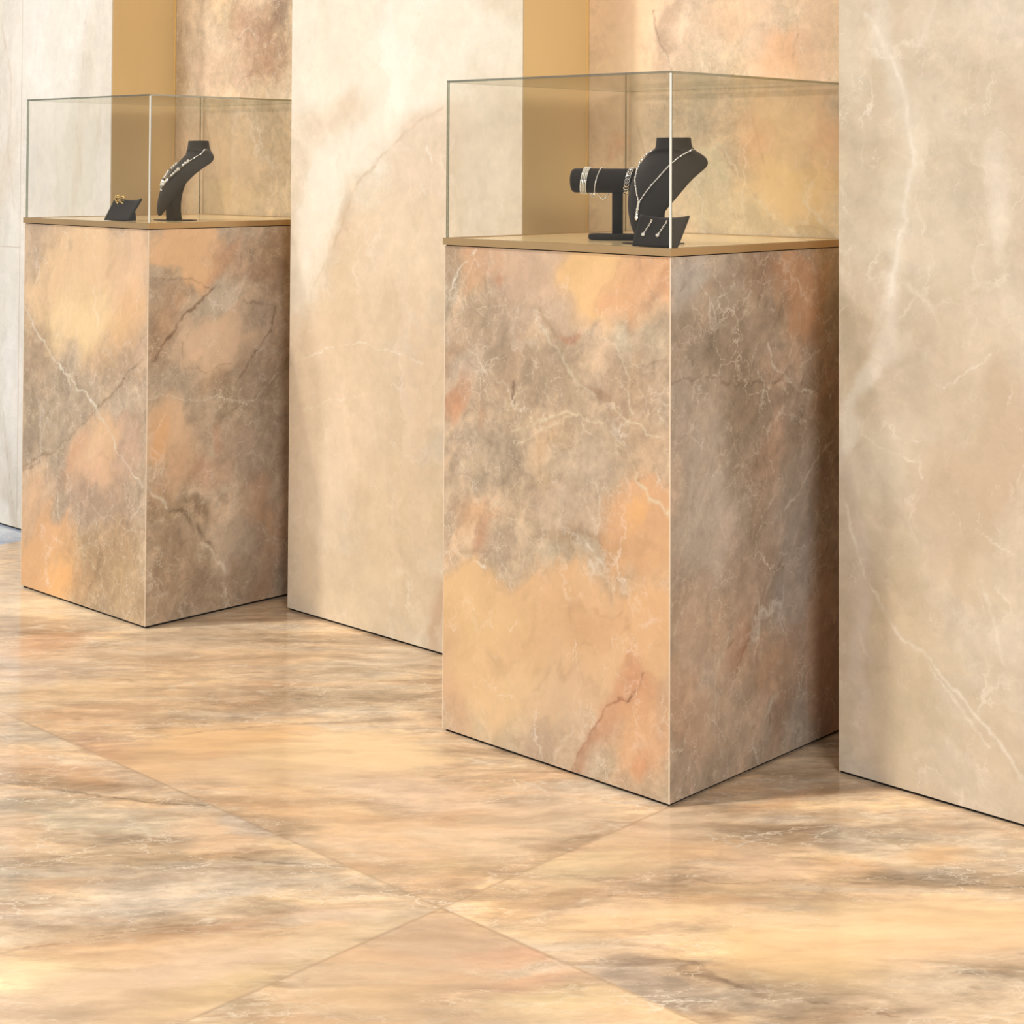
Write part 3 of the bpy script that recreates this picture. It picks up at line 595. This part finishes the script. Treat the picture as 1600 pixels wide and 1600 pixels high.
# niche backs
def niche(idx, name, label, u0, u1, blobs, veins, seed):
    bm = bmesh.new(); add_box(bm, u0, u1, NV+.0008, NV+.1, 0, WH)
    b = obj(name, bm, M_ROCK); plain_stone(b, PAL_ROCK[0])
    tag(b, label, kind='structure')
    panel('stone_face', 1, NV, u0, u1, 0, WH, [(214,186,150), (228,204,172), (194,166,132), (230,194,150), (238,222,192), (160,124,92)], blobs, veins, seed, M_ROCK, b, res=.0035, contrast=.7, gain=1.12)
    for k, (ua, ub, sgn) in enumerate(((u0, u0+.0014, 1), (u1-.0014, u1, -1))):
        t = box_obj('trim_%d' % (idx*2+k+1), (ua, ub, WV+.0025, NV-.0012, .002, WH), M_BRASS)
        tag(t, 'brushed brass reveal on the %s side of the %s niche' % (('left', 'right')[k], ('left', 'right')[idx]), kind='structure')
        x0 = u0+.0014 if k == 0 else u1-.0044
        e = box_obj('corner_bead', (x0, x0+.003, NV-.004, NV-.0012, .002, WH), simple('brass_bead_%d%d' % (idx, k), (240, 208, 140), rough=.3, metal=.6), t)
    return b
niche(0, 'wall_niche_left', 'rose and taupe marble back of the left niche', SL, S0, B_LB, V_LB, 12)
niche(1, 'wall_niche_right', 'peach marble back of the right niche', S1, S2, B_RB, V_RB, 14)

# ------------------------------------------------------------------ plinths
def plinth(u0, u1, label, pf, ps, seed, cf=1.1):
    t = empty('display_plinth', ((u0+u1)/2, (V0+NV)/2, 0), 0, label, 'plinth', 'marble display plinths')
    t_loc = Vector(t.location)
    def ch(o):
        o.parent = t; o.matrix_parent_inverse = Matrix.Translation(-t_loc); return o
    yb = NV-.0015
    ch(panel('front_panel', 1, V0, u0+.0015, u1-.0015, GAP, HP, PAL_ROCK, pf[0], pf[1], seed, M_ROCK, res=.0027, aniso=(radians(62), 1.6), contrast=cf))
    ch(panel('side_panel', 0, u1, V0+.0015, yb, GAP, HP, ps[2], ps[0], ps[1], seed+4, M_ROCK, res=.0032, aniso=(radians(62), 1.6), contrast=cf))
    s2 = ch(panel('side_panel', 0, u0, V0+.0015, yb, GAP, HP, PAL_ROCK, [], [], seed+6, M_ROCK, res=.008, flip=True))
    bm = bmesh.new(); add_box(bm, u0+.001, u1-.001, V0+.001, yb, GAP, HP-.001)
    c = ch(obj('core', bm, M_ROCK)); plain_stone(c, (190,160,130))
    ch(box_obj('base_gap', (u0+.006, u1-.006, V0+.006, yb, 0, GAP), M_BLACK))
    for (x, y) in ((u1, V0), (u0, V0)):
        ch(box_obj('mitre_highlight', (x-.0016, x+.0003, V0-.0003, V0+.0016, GAP, HP) if x == u1 else (x-.0003, x+.0016, V0-.0003, V0+.0016, GAP, HP), M_MITRE))  # pale strips paint the highlight along the mitred corners
    return t
plinth(U0, U1, 'tall marble plinth on the right, carrying the case with the bracelet bar', (B_RF, V_RF), (B_RS, V_RS, PAL_SHADED), 21)
plinth(L0, L1, 'tall marble plinth on the left with a pale diagonal vein, under the single-necklace case', (B_LF, V_LF), (B_LS, V_LS, [(200,178,152), (214,196,172), (176,154,128), (210,180,150), (222,208,186), (140,112,86)]), 31, .95)

# ------------------------------------------------------------------ trays and glass covers
def tray(u0, u1, label):
    t = empty('display_tray', ((u0+u1)/2, (V0+NV)/2, HP), 0, label, 'tray', 'brass trays')
    P = Vector(t.location)
    def ch(o): o.parent = t; o.matrix_parent_inverse = Matrix.Translation(-P); return o
    a0, a1, b0, b1 = u0-.0035, u1+.0035, V0-.0035, NV-.003
    w = .012
    bm = bmesh.new()
    z0 = HP+.0022
    O = [(a0,b0),(a1,b0),(a1,b1),(a0,b1)]; I = [(a0+w,b0+w),(a1-w,b0+w),(a1-w,b1-w),(a0+w,b1-w)]
    rings = [[bm.verts.new((x, y, z)) for x, y in R] for R, z in ((I, z0), (O, z0), (O, TR), (I, TR))]
    for A, B in zip(rings, rings[1:]+rings[:1]):
        for k in range(4): bm.faces.new((A[k], A[(k+1)%4], B[(k+1)%4], B[k]))
    bmesh.ops.recalc_face_normals(bm, faces=bm.faces[:])
    ch(obj('rim', bm, M_BRASS_T))
    ch(box_obj('tray_floor', (a0+w, a1-w, b0+w, b1-w, z0, TF), M_BRASS_F))
    ch(box_obj('shadow_gap', (u0+.002, u1-.002, V0+.002, b1-.01, HP-.0005, z0), M_BLACK))
    return t
tray(U0, U1, 'shallow brass tray capping the right plinth, holding the bracelet bar')
tray(L0, L1, 'shallow brass tray capping the left plinth, holding one bust and a low stand')

def cover(u0, u1, label):
    t = empty('glass_cover', ((u0+u1)/2, (V0+NV)/2, TR), 0, label, 'display case', 'glass covers')
    P = Vector(t.location)
    def ch(o): o.parent = t; o.matrix_parent_inverse = Matrix.Translation(-P); return o
    g = .0045; a0, a1, b0, b1 = u0+.0012, u1-.0012, V0+.0012, NV-.006
    z0 = TR+.0003; z1 = HG-g
    def pane(b, thin):
        bm = bmesh.new(); fs = add_box(bm, *b)
        for f in fs:
            f.normal_update()
            if abs(f.normal[thin]) < .5: f.material_index = 1
        return ch(obj('glass_pane', bm, [M_GLASS, M_GEDGE]))
    pane((a0, a1, b0, b0+g, z0, z1), 1)
    pane((a0, a1, b1-g, b1, z0, z1), 1)
    pane((a0, a0+g, b0+g+.0002, b1-g-.0002, z0, z1), 0)
    pane((a1-g, a1, b0+g+.0002, b1-g-.0002, z0, z1), 0)
    p = pane((a0, a1, b0, b1, z1+.0002, HG), 2)
    p.name = 'glass_top'
    # polished corner joint, its bright glint put in as white colour
    ch(box_obj('corner_joint', (a1-.0022, a1+.0008, b0-.0008, b0+.0022, z0, z1), M_GCORN))
    return t
cover(U0, U1, 'clear frameless glass cover on the right plinth, over bust, bracelet bar and earrings')
cover(L0, L1, 'clear frameless glass cover on the left plinth, over one bust and a low stand')

# ------------------------------------------------------------------ necklace bust
def interp(tab, t):
    ts = [r[0] for r in tab]
    return [float(np.interp(t, ts, [r[k] for r in tab])) for k in range(1, len(tab[0]))]
# z, d(forward), W, T, bend
BT = [(.222,-.003,.0400,.0235,0),(.2215,-.003,.0418,.0248,0),(.212,-.003,.0422,.0260,0),(.203,-.003,.0432,.0272,.001),(.197,-.002,.048,.0275,.004),(.193,0,.058,.026,.009),(.1895,.002,.070,.0225,.014),(.186,.005,.082,.018,.019),(.1815,.009,.0895,.0135,.022),(.173,.020,.0875,.0110,.022),
      (.152,.044,.0800,.010,.018),(.130,.062,.0735,.010,.015),(.115,.073,.068,.010,.014),(.100,.083,.0620,.010,.012),(.085,.091,.055,.010,.010),(.070,.097,.0475,.0095,.008),(.055,.102,.039,.009,.006),(.040,.106,.030,.0085,.004),(.028,.109,.021,.0075,.002),(.018,.1105,.012,.006,.001),(.0135,.1108,.004,.003,0)]
_m = len(BT)
def bust_frame(i):
    i0, i1 = max(0, i-1), min(_m-1, i+1)
    dz = BT[i1][0]-BT[i0][0]; dd = BT[i1][1]-BT[i0][1]
    L = hypot(dz, dd); t = (dd/L, dz/L)            # tangent going down (d,z)
    n = (-t[1], t[0])                               # forward normal (d,z)
    if n[0] < 0: n = (-n[0], -n[1])
    if i < 8: n = (1.0, n[1]*max(0, (i-4)/4.0)); l = hypot(*n); n = (n[0]/l, n[1]/l)
    return n
def bust_surf(s, a, lift=0.0):
    """point on the front of the bust: s along its length (station index), a = -1..1 across"""
    i = int(min(max(s, 0), _m-1.001)); f = s-i
    P = []
    for j in (i, i+1):
        z, d, W, T, kb = BT[j]; n = bust_frame(j)
        b = sqrt(max(0, 1-abs(a)**2.2))**(1.0)
        q = T*b - kb*a*a + lift
        P.append(Vector((a*(W+lift*abs(a)), -(d+n[0]*q), z+n[1]*q)))
    return P[0]*(1-f)+P[1]*f

def make_bust(loc, rz, label, scale):
    t = empty('necklace_bust', loc, rz, label, 'bust', 'velvet necklace busts')
    rings = []
    NS = 40
    for i, (z, d, W, T, kb) in enumerate(BT):
        n = bust_frame(i); ring = []
        for k in range(NS):
            th = 2*pi*k/NS; a = cos(th); sg = sin(th)
            b = math.copysign(abs(sg)**.95, sg)
            q = T*b - kb*a*a
            ring.append((a*W, -(d+n[0]*q), z+n[1]*q))
        rings.append(ring)
    bm = bmesh.new(); loft(bm, rings)
    bmesh.ops.bevel(bm, geom=[e for e in bm.edges if len(e.link_faces) == 2 and e.calc_face_angle(0) > 1.2], offset=.0012, segments=2, affect='EDGES')
    o = obj('bust_body', bm, M_VELVET, t, smooth=True)
    md = o.modifiers.new('sub', 'SUBSURF'); md.levels = 1; md.render_levels = 1
    LG = [(.156,.020,.030,.008),(.140,.034,.030,.012),(.115,.052,.029,.014),(.095,.063,.028,.015),(.075,.070,.027,.016),(.050,.074,.027,.016),(.025,.0745,.028,.016),(.0028,.072,.0295,.0165)]
    rings = []
    for z, d, W, T in LG:
        rings.append([(W*math.copysign(abs(cos(2*pi*k/24))**.6, cos(2*pi*k/24)), -(d-.004+T*math.copysign(abs(sin(2*pi*k/24))**.7, sin(2*pi*k/24))), z) for k in range(24)])
    bm = bmesh.new(); loft(bm, rings)
    obj('support_leg', bm, M_VELVET, t, smooth=True)
    bm = bmesh.new(); add_box(bm, -.048, .048, -.108, -.022, .0002, .0028)
    obj('base_plate', bm, M_PLATE, t)
    t.scale = (scale,)*3
    return t

def put(px, py, z):
    p = on_plane(px, py, 2, z); return Vector((p.x, p.y, z))
YAW = CAM['yaw']
def face(phi):   # turn a model whose front is -Y so that it looks phi degrees to the left of the camera
    return YAW - radians(phi)

TZ = TF+.0006
def neck_loc(px, Y, z):
    # world point at camera depth Y under photo column px
    d = ray(px, 300); s = Y/ d.dot(_fw)
    p = EYE + d*s
    return Vector((p.x, p.y, z))
bR = make_bust(neck_loc(1051, 3.398, TZ), face(43), 'black velvet necklace bust with pendant chain, beside the bracelet bar', .965)
bL = make_bust(neck_loc(308, 4.62, TZ), face(55), 'black velvet necklace bust on a thin plate, alone at the right of the left case', .99)

def path_on_bust(pts, n, lift):
    # pts: (s, a) control points -> n smooth points, evenly spaced
    P = np.array(pts, float); tt = np.linspace(0, 1, len(P))
    fine = np.linspace(0, 1, 400)
    def cr(v):
        out = []
        for x in fine:
            k = min(int(x*(len(P)-1)), len(P)-2); f = x*(len(P)-1)-k
            p0, p1, p2, p3 = v[max(k-1,0)], v[k], v[k+1], v[min(k+2, len(P)-1)]
            out.append(.5*((2*p1)+(-p0+p2)*f+(2*p0-5*p1+4*p2-p3)*f*f+(-p0+3*p1-3*p2+p3)*f**3))
        return out
    S, A = cr(P[:,0]), cr(P[:,1])
    W = [bust_surf(s, max(-.999, min(.999, a)), lift) for s, a in zip(S, A)]
    D = [0]
    for a, b in zip(W[:-1], W[1:]): D.append(D[-1]+(b-a).length)
    out = []
    for q in np.linspace(0, D[-1], n):
        k = min(int(np.searchsorted(D, q)), len(W)-1); k0 = max(0, k-1)
        f = 0 if D[k] == D[k0] else (q-D[k0])/(D[k]-D[k0])
        out.append(W[k0].lerp(W[k], f))
    return out, D[-1]

# pendant necklace on the right bust
nk = empty('necklace', bR.location, bR.rotation_euler.z, 'silver twisted chain necklace with a long pendant drop, on the right bust', 'necklace'); nk.scale = bR.scale
right = [(4.2,.98),(7.5,.54),(10.5,.27),(13,.02),(14.3,-.15)]
left = [(4.2,-.98),(7,-.94),(8.5,-.90),(10.4,-.74),(12.5,-.46),(14.3,-.15)]
bm = bmesh.new()
for pts in (right, left):
    P, L = path_on_bust(pts, 46, .0022)
    for i, p in enumerate(P):
        add_gem(bm, p, .0019, rot=Matrix.Rotation(i*.9, 3, 'Y'), scale=(1, 1, 1.3))
back = [Vector((.052*cos(a), .004+.030*sin(a), .192)) for a in np.linspace(0, pi, 24)]
P1 = bust_surf(4.2, .98, .002); P0 = bust_surf(4.2, -.98, .002)
loop = [P1]+[Vector((P1.x*cos(a), P1.y+.030*sin(a), P1.z)) for a in np.linspace(.15, pi-.15, 20)]+[P0]
add_tube(bm, loop, .0012, 6)
obj('chain', bm, M_SILVER, nk, smooth=False)
bm = bmesh.new()
P, L = path_on_bust([(14.3,-.15),(15.2,-.16),(16.0,-.16)], 9, .003)
for i, p in enumerate(P):
    add_gem(bm, p, .0026 if i % 2 else .0034, rot=Matrix.Rotation(i*.7, 3, 'Z'))
add_gem(bm, P[-1]+Vector((0, -.001, -.004)), .0042, scale=(1, .7, 1.2))
obj('pendant', bm, M_CRYST, nk)

# crystal necklace on the left bust
nk = empty('necklace', bL.location, bL.rotation_euler.z, 'chunky clear crystal bead necklace with a thin back chain, on the left bust', 'necklace'); nk.scale = bL.scale
right = [(4.2,.98),(7.5,.64),(9.2,.5),(10.7,.34),(12.8,.06),(13.8,-.18)]
left = [(4.2,-.98),(7.5,-.9),(9,-.9),(10.5,-.84),(12.4,-.60),(13.8,-.18)]
bm = bmesh.new()
P1 = bust_surf(4.2, .98, .002); P0 = bust_surf(4.2, -.98, .002)
loop = [P1]+[Vector((P1.x*cos(a), P1.y+.030*sin(a), P1.z)) for a in np.linspace(.15, pi-.15, 20)]+[P0]
add_tube(bm, loop, .0012, 6)
beads = []
for pts, sgn in ((right, 1), (left, -1)):
    P, L = path_on_bust(pts, 60, .0022)
    for i, p in enumerate(P[:22]): add_gem(bm, p, .0017, rot=Matrix.Rotation(i*.9, 3, 'Y'))
    add_tube(bm, P[20:], .0008, 5)
    Q, L = path_on_bust(pts, 20, .0045)
    for i, p in enumerate(Q[7:]): beads.append((p, .0046+.0012*(i/14.0) + (.0009 if i % 4 == 0 else 0), i))
obj('chain', bm, M_SILVER, nk)
bm = bmesh.new(); add_gem(bm, (0,0,0), 1.0, scale=(1, .75, 1)); gem_c = obj('crystal_bead', bm, M_CRYST, nk)
bm = bmesh.new(); add_gem(bm, (0,0,0), 1.0, scale=(.8, .8, 1)); gem_d = obj('smoky_bead', bm, M_CRYSTD, nk)
first = {id(gem_c): True, id(gem_d): True}
for p, r, i in beads:
    src = gem_d if i % 5 == 3 else gem_c
    o = src if first[id(src)] else link(src.copy(), nk)
    first[id(src)] = False
    o.location = p; o.scale = (r, r, r); o.rotation_euler = (i*.7, i*.4, i*1.1)
bm = bmesh.new()
q = bust_surf(13.8, -.18, .004)
for k, (dx, dz, r) in enumerate(((0,-.004,.003),(-.003,-.009,.003),(.003,-.010,.0028),(0,-.015,.0026),(.005,-.016,.002))):
    add_gem(bm, q+Vector((dx-.002, -.002+dz*-.25, dz)), r)
obj('pendant', bm, M_CRYST, nk)

# ------------------------------------------------------------------ low earring stands (leaning velvet cards)
def make_card(loc, rz, label):
    t = empty('earring_stand', loc, rz, label, 'earring stand', 'velvet earring stands')
    nx, nz = 18, 10
    def P(s, v, back):
        x = s*(.0500+.004*v)
        z = .0008+v*(.0565+.006*s*s - .001) + .0
        y = .052*v - .010*s*s*v
        if back: y += .0062; z -= .0030*v
        return (x, y, z)
    bm = bmesh.new()
    F = [[bm.verts.new(P(-1+2*i/nx, j/nz, 0)) for i in range(nx+1)] for j in range(nz+1)]
    B = [[bm.verts.new(P(-1+2*i/nx, j/nz, 1)) for i in range(nx+1)] for j in range(nz+1)]
    for j in range(nz):
        for i in range(nx):
            bm.faces.new((F[j][i], F[j][i+1], F[j+1][i+1], F[j+1][i])); bm.faces.new((B[j][i], B[j+1][i], B[j+1][i+1], B[j][i+1]))
    for i in range(nx):
        bm.faces.new((F[0][i], B[0][i], B[0][i+1], F[0][i+1])); bm.faces.new((F[nz][i], F[nz][i+1], B[nz][i+1], B[nz][i]))
    for j in range(nz):
        bm.faces.new((F[j][0], F[j+1][0], B[j+1][0], B[j][0])); bm.faces.new((F[j][nx], B[j][nx], B[j+1][nx], F[j+1][nx]))
    bmesh.ops.recalc_face_normals(bm, faces=bm.faces[:])
    bmesh.ops.bevel(bm, geom=[e for e in bm.edges if e.calc_face_angle(0) > 1.0], offset=.0016, segments=2, affect='EDGES')
    obj('card', bm, M_VELVET, t, smooth=True)
    # rear prop: a wedge from the card's back to the tray
    bm = bmesh.new()
    pr = [(.008,.0004),(.050,.0004),(.050,.004),(.044,.040),(.0395,.040)]
    A = [bm.verts.new((-.026, y, z)) for y, z in pr]; Bv = [bm.verts.new((.026, y, z)) for y, z in pr]
    bm.faces.new(A); bm.faces.new(Bv[::-1])
    for k in range(5): bm.faces.new((A[k], Bv[k], Bv[(k+1)%5], A[(k+1)%5]))
    bmesh.ops.recalc_face_normals(bm, faces=bm.faces[:])
    obj('rear_prop', bm, M_VELVET, t)
    t['_'] = 0; del t['_']
    return t, (lambda s, v: Vector(P(s, v, 0)))
cR, PR = make_card(neck_loc(1022, 3.214, TZ), face(33), 'low black velvet earring stand with two hanging crystal earrings, in front of the right bust')
cL, PL = make_card(neck_loc(181, 4.53, TZ), face(36), 'low black velvet stand with gold earrings at its top, left in the left case')

for s, lab in ((-.50, 'left one of the pair of silver drop earrings on the low velvet stand'), (.10, 'right one of the pair of silver drop earrings on the low velvet stand')):
    e = empty('earring', cR.location, cR.rotation_euler.z, lab, 'earring', 'silver drop earrings')
    bm = bmesh.new(); add_gem(bm, PR(s, .86)+Vector((0,-.0025,0)), .0024); add_tube(bm, [PR(s, .86)+Vector((0,-.002,0)), PR(s, .84)+Vector((0,.0035,0))], .0005, 5)
    obj('stud', bm, M_SILVER, e)
    bm = bmesh.new()
    for k in range(7):
        v = .80-.058*k
        add_gem(bm, PR(s-.018*k, v)+Vector((0,-.0026,0)), .0017 if k % 2 else .0021)
    add_gem(bm, PR(s-.018*7, .38)+Vector((0,-.0035,0)), .0040, scale=(1.1,.7,1))
    obj('drop', bm, M_CRYST, e)

for s, lab, big in ((-.70, 'gold openwork cluster earring, left of the pair on the low stand', 1), (-.36, 'gold beaded hoop earring, right of the pair on the low stand', 0)):
    e = empty('earring', cL.location, cL.rotation_euler.z, lab, 'earring')
    c = PL(s, .93)+Vector((0,-.006,.003))
    bm = bmesh.new(); bm2 = bmesh.new()
    R_ = .0098 if big else .0090
    for k in range(14):
        a = 2*pi*k/14 if big else pi*.15+1.5*pi*k/14
        add_ball(bm, c+Vector((R_*cos(a), -.002*sin(k*2.0), R_*sin(a))), .0026 if k % 2 else .0020, 7)
    if big:
        for k in range(6): add_ball(bm, c+Vector((.0048*cos(k*pi/3), -.002, .0048*sin(k*pi/3))), .0019, 7)
    obj('hoop', bm, M_GOLD, e, smooth=True)
    for k in range(4): add_ball(bm2, c+Vector((.002+.0012*k, -.0015, -R_-.002-.0035*k)), .0018, 7)
    add_tube(bm2, [c+Vector((0,0,-.002)), c+Vector((0,.010,-.004))], .0006, 5)
    obj('drop', bm2, M_GOLD, e, smooth=True)

# ------------------------------------------------------------------ bracelet bar
loc = neck_loc(965, 3.53, TZ)
br = empty('bracelet_bar', loc, YAW - radians(15), 'black velvet T-shaped bracelet bar holding bracelets, behind the right bust', 'bracelet stand')
RB = .0258; ZB = .1245; XL, XR = -.100, .088
bm = bmesh.new()
prof = [(XL, .010), (XL+.0005, .019), (XL+.003, .0235), (XL+.008, RB), (XR-.008, RB), (XR-.003, .0235), (XR-.0005, .019), (XR, .010)]
loft(bm, [[(x, r*cos(2*pi*k/40), ZB+r*sin(2*pi*k/40)) for k in range(40)] for x, r in prof])
obj('bar', bm, M_VELVET, br, smooth=True)
bm = bmesh.new()
loft(bm, [[(.0112*math.copysign(abs(cos(2*pi*k/28))**.6, cos(2*pi*k/28)), .0112*math.copysign(abs(sin(2*pi*k/28))**.6, sin(2*pi*k/28)), z) for k in range(28)] for z in (.011, .06, ZB-.018)])
obj('post', bm, M_VELVET, br, smooth=True)
bm = bmesh.new()
sh = []
for k in range(48):
    a = 2*pi*k/48; sh.append((.060*math.copysign(abs(cos(a))**.35, cos(a)), .032*math.copysign(abs(sin(a))**.4, sin(a))))
loft(bm, [[(x*q, y*q, z) for x, y in sh] for q, z in ((.96, .0004), (1, .003), (1, .009), (.97, .0125))])
obj('base', bm, M_VELVET, br, smooth=True)

def bracelet(label, build, group=None):
    e = empty('bracelet', br.location, br.rotation_euler.z, label, 'bracelet', group)
    build(e); return e
def ring_pts(x, r, n, tilt=0.0, a0=0, a1=2*pi, sag=0.0):
    out = []
    for k in range(n):
        a = a0+(a1-a0)*k/n
        out.append((Vector((x+tilt*sin(a), r*cos(a), ZB+r*sin(a))), a))
    return out
def strands(xs, r=.0017):
    def f(e):
        for x in xs:
            bm = bmesh.new()
            for p, a in ring_pts(x, RB+.0016, 56, .004): add_gem(bm, p, r, rot=Matrix.Rotation(a, 3, 'X'))
            obj('strand', bm, M_CRYST, e)
        bm = bmesh.new()
        q = [Vector((xs[-1]+.004+.006*sin(t)+.009*t/pi, -.006+.004*cos(t), ZB-RB-.001-.0085*sin(t))) for t in np.linspace(0, pi, 12)]
        add_tube(bm, q, .0012, 5); obj('safety_chain', bm, M_SILVER, e)
    return f
bracelet('wide four-strand crystal bracelet nearest the left end of the bar', strands((-.0735, -.070, -.0662, -.0627)))
def thin(e):
    bm = bmesh.new()
    for p, a in ring_pts(-.041, RB+.0014, 60, .007): add_gem(bm, p, .0014, rot=Matrix.Rotation(a, 3, 'X'))
    obj('strand', bm, M_CRYST, e)
    bm = bmesh.new()
    q = [Vector((-.042+.024*t/pi, -.004, ZB-RB-.001-.012*sin(t))) for t in np.linspace(0, pi, 20)]
    for p in q: add_gem(bm, p, .0014)
    add_tube(bm, q, .0009, 5); obj('dangling_loop', bm, M_SILVER, e)
bracelet('thin single-strand bracelet with a loop hanging under the bar', thin)
def ornate(e):
    bm = bmesh.new()
    n = 22
    for k in range(n):
        a = 2*pi*k/n
        c = Vector((.026+.006*sin(a), (RB+.001)*cos(a), ZB+(RB+.001)*sin(a)))
        rad = Vector((0, cos(a), sin(a))); tan = Vector((0, -sin(a), cos(a)))
        pts = [c+Vector((1,0,0))*.0048*cos(t)+tan*.0042*sin(t)+rad*.0008 for t in np.linspace(0, 2*pi, 13)[:-1]]
        add_tube(bm, pts, .0011, 5, closed=True)
        add_gem(bm, c+rad*.001, .0016)
    obj('openwork_band', bm, M_SILVER, e)
bracelet('broad openwork silver bracelet beside the bust, nearest the middle of the bar', ornate)

# ------------------------------------------------------------------ joints of the left wall (real grooves)
wl = bpy.data.objects['wall_left']
M_JOINT = simple('joint', (206, 194, 176), rough=.6)
box_obj('panel_joint', (pj-.001, pj+.001, WV-.0004, WV+.001, GAP, WH), M_JOINT, wl)
box_obj('panel_joint', (-7.5, pj, WV-.0004, WV+.001, zj-.001, zj+.001), M_JOINT, wl)

# ------------------------------------------------------------------ camera
cd = bpy.data.cameras.new('camera'); cam = bpy.data.objects.new('camera', cd); link(cam)
R = Matrix((( _RT.x, _UP.x, -_fw.x), (_RT.y, _UP.y, -_fw.y), (_RT.z, _UP.z, -_fw.z)))
cam.matrix_world = Matrix.Translation(EYE) @ R.to_4x4()
cd.sensor_width = 36; cd.sensor_fit = 'HORIZONTAL'
cd.lens = CAM['f']/1600*36
cd.shift_x = (800-CAM['cx'])/1600
cd.shift_y = -(800-CAM['cy'])/1600
cd.clip_start = .05
scene.camera = cam

# ------------------------------------------------------------------ light
w = bpy.data.worlds.new('World'); scene.world = w; w.use_nodes = True
nt = w.node_tree; bg = nt.nodes['Background']
tc = nt.nodes.new('ShaderNodeTexCoord'); sp = nt.nodes.new('ShaderNodeSeparateXYZ'); nt.links.new(tc.outputs['Generated'], sp.inputs[0])
rp = nt.nodes.new('ShaderNodeValToRGB')
rp.color_ramp.elements[0].position = .0; rp.color_ramp.elements[0].color = (.50, .47, .44, 1)
rp.color_ramp.elements[1].position = .9; rp.color_ramp.elements[1].color = (1, .985, .965, 1)
nt.links.new(mth(nt, 'MULTIPLY_ADD', sp.outputs[2], .5, .5), rp.inputs[0])
nt.links.new(rp.outputs[0], bg.inputs['Color']); bg.inputs['Strength'].default_value = .62

def look(o, target):
    d = Vector(target)-o.location
    o.rotation_euler = d.to_track_quat('-Z', 'Y').to_euler()
def area(name, loc, target, size, power, col, sy=None):
    l = bpy.data.lights.new(name, 'AREA'); l.energy = power; l.color = col; l.size = size
    if sy: l.shape = 'RECTANGLE'; l.size_y = sy
    o = bpy.data.objects.new(name, l); link(o); o.location = loc; look(o, target); return o
def spot(name, loc, target, power, ang, col, blend=1.0, r=.05):
    l = bpy.data.lights.new(name, 'SPOT'); l.energy = power; l.color = col; l.spot_size = radians(ang); l.spot_blend = blend; l.shadow_soft_size = r
    o = bpy.data.objects.new(name, l); link(o); o.location = loc; look(o, target); return o
area('key_light', (-5.4, -1.6, 3.6), (-3.0, 2.8, .9), 1.6, 96, (1, .97, .93))
area('fill_light', (2.2, -.4, 2.6), (-1.9, 2.8, .6), 1.3, 130, (1, .98, .96))
# sun, high from the left front
su = bpy.data.lights.new('sun', 'SUN'); su.energy = 2.0; su.angle = radians(2.5); su.color = (1, .93, .82)
so = bpy.data.objects.new('sun', su); link(so)
sd = Vector((.253, .381, -.75)).normalized(); so.rotation_euler = sd.to_track_quat('-Z', 'Y').to_euler()
WARM = (1, .74, .42)
for (px, py, e, a) in ((1300,1262,22,3.0), (1470,1333,26,2.6), (1150,1470,30,4.6), (860,1435,16,4.0), (1440,1440,22,5.0), (90,945,24,4.0), (40,1525,18,4.0), (520,1165,18,4.6)):  # added spots stand in for sun dapples on the floor
    g = on_plane(px, py, 2, 0)
    o = spot('dapple_light', Vector((g.x, g.y, 0))-sd*4.2, (g.x, g.y, 0), e*6.5, a*.8, WARM)
    o.scale = (1, 1.9, 1)

scene.view_settings.view_transform = 'Standard'
scene.view_settings.look = 'None'
scene.view_settings.exposure = 0
scene.view_settings.gamma = 1
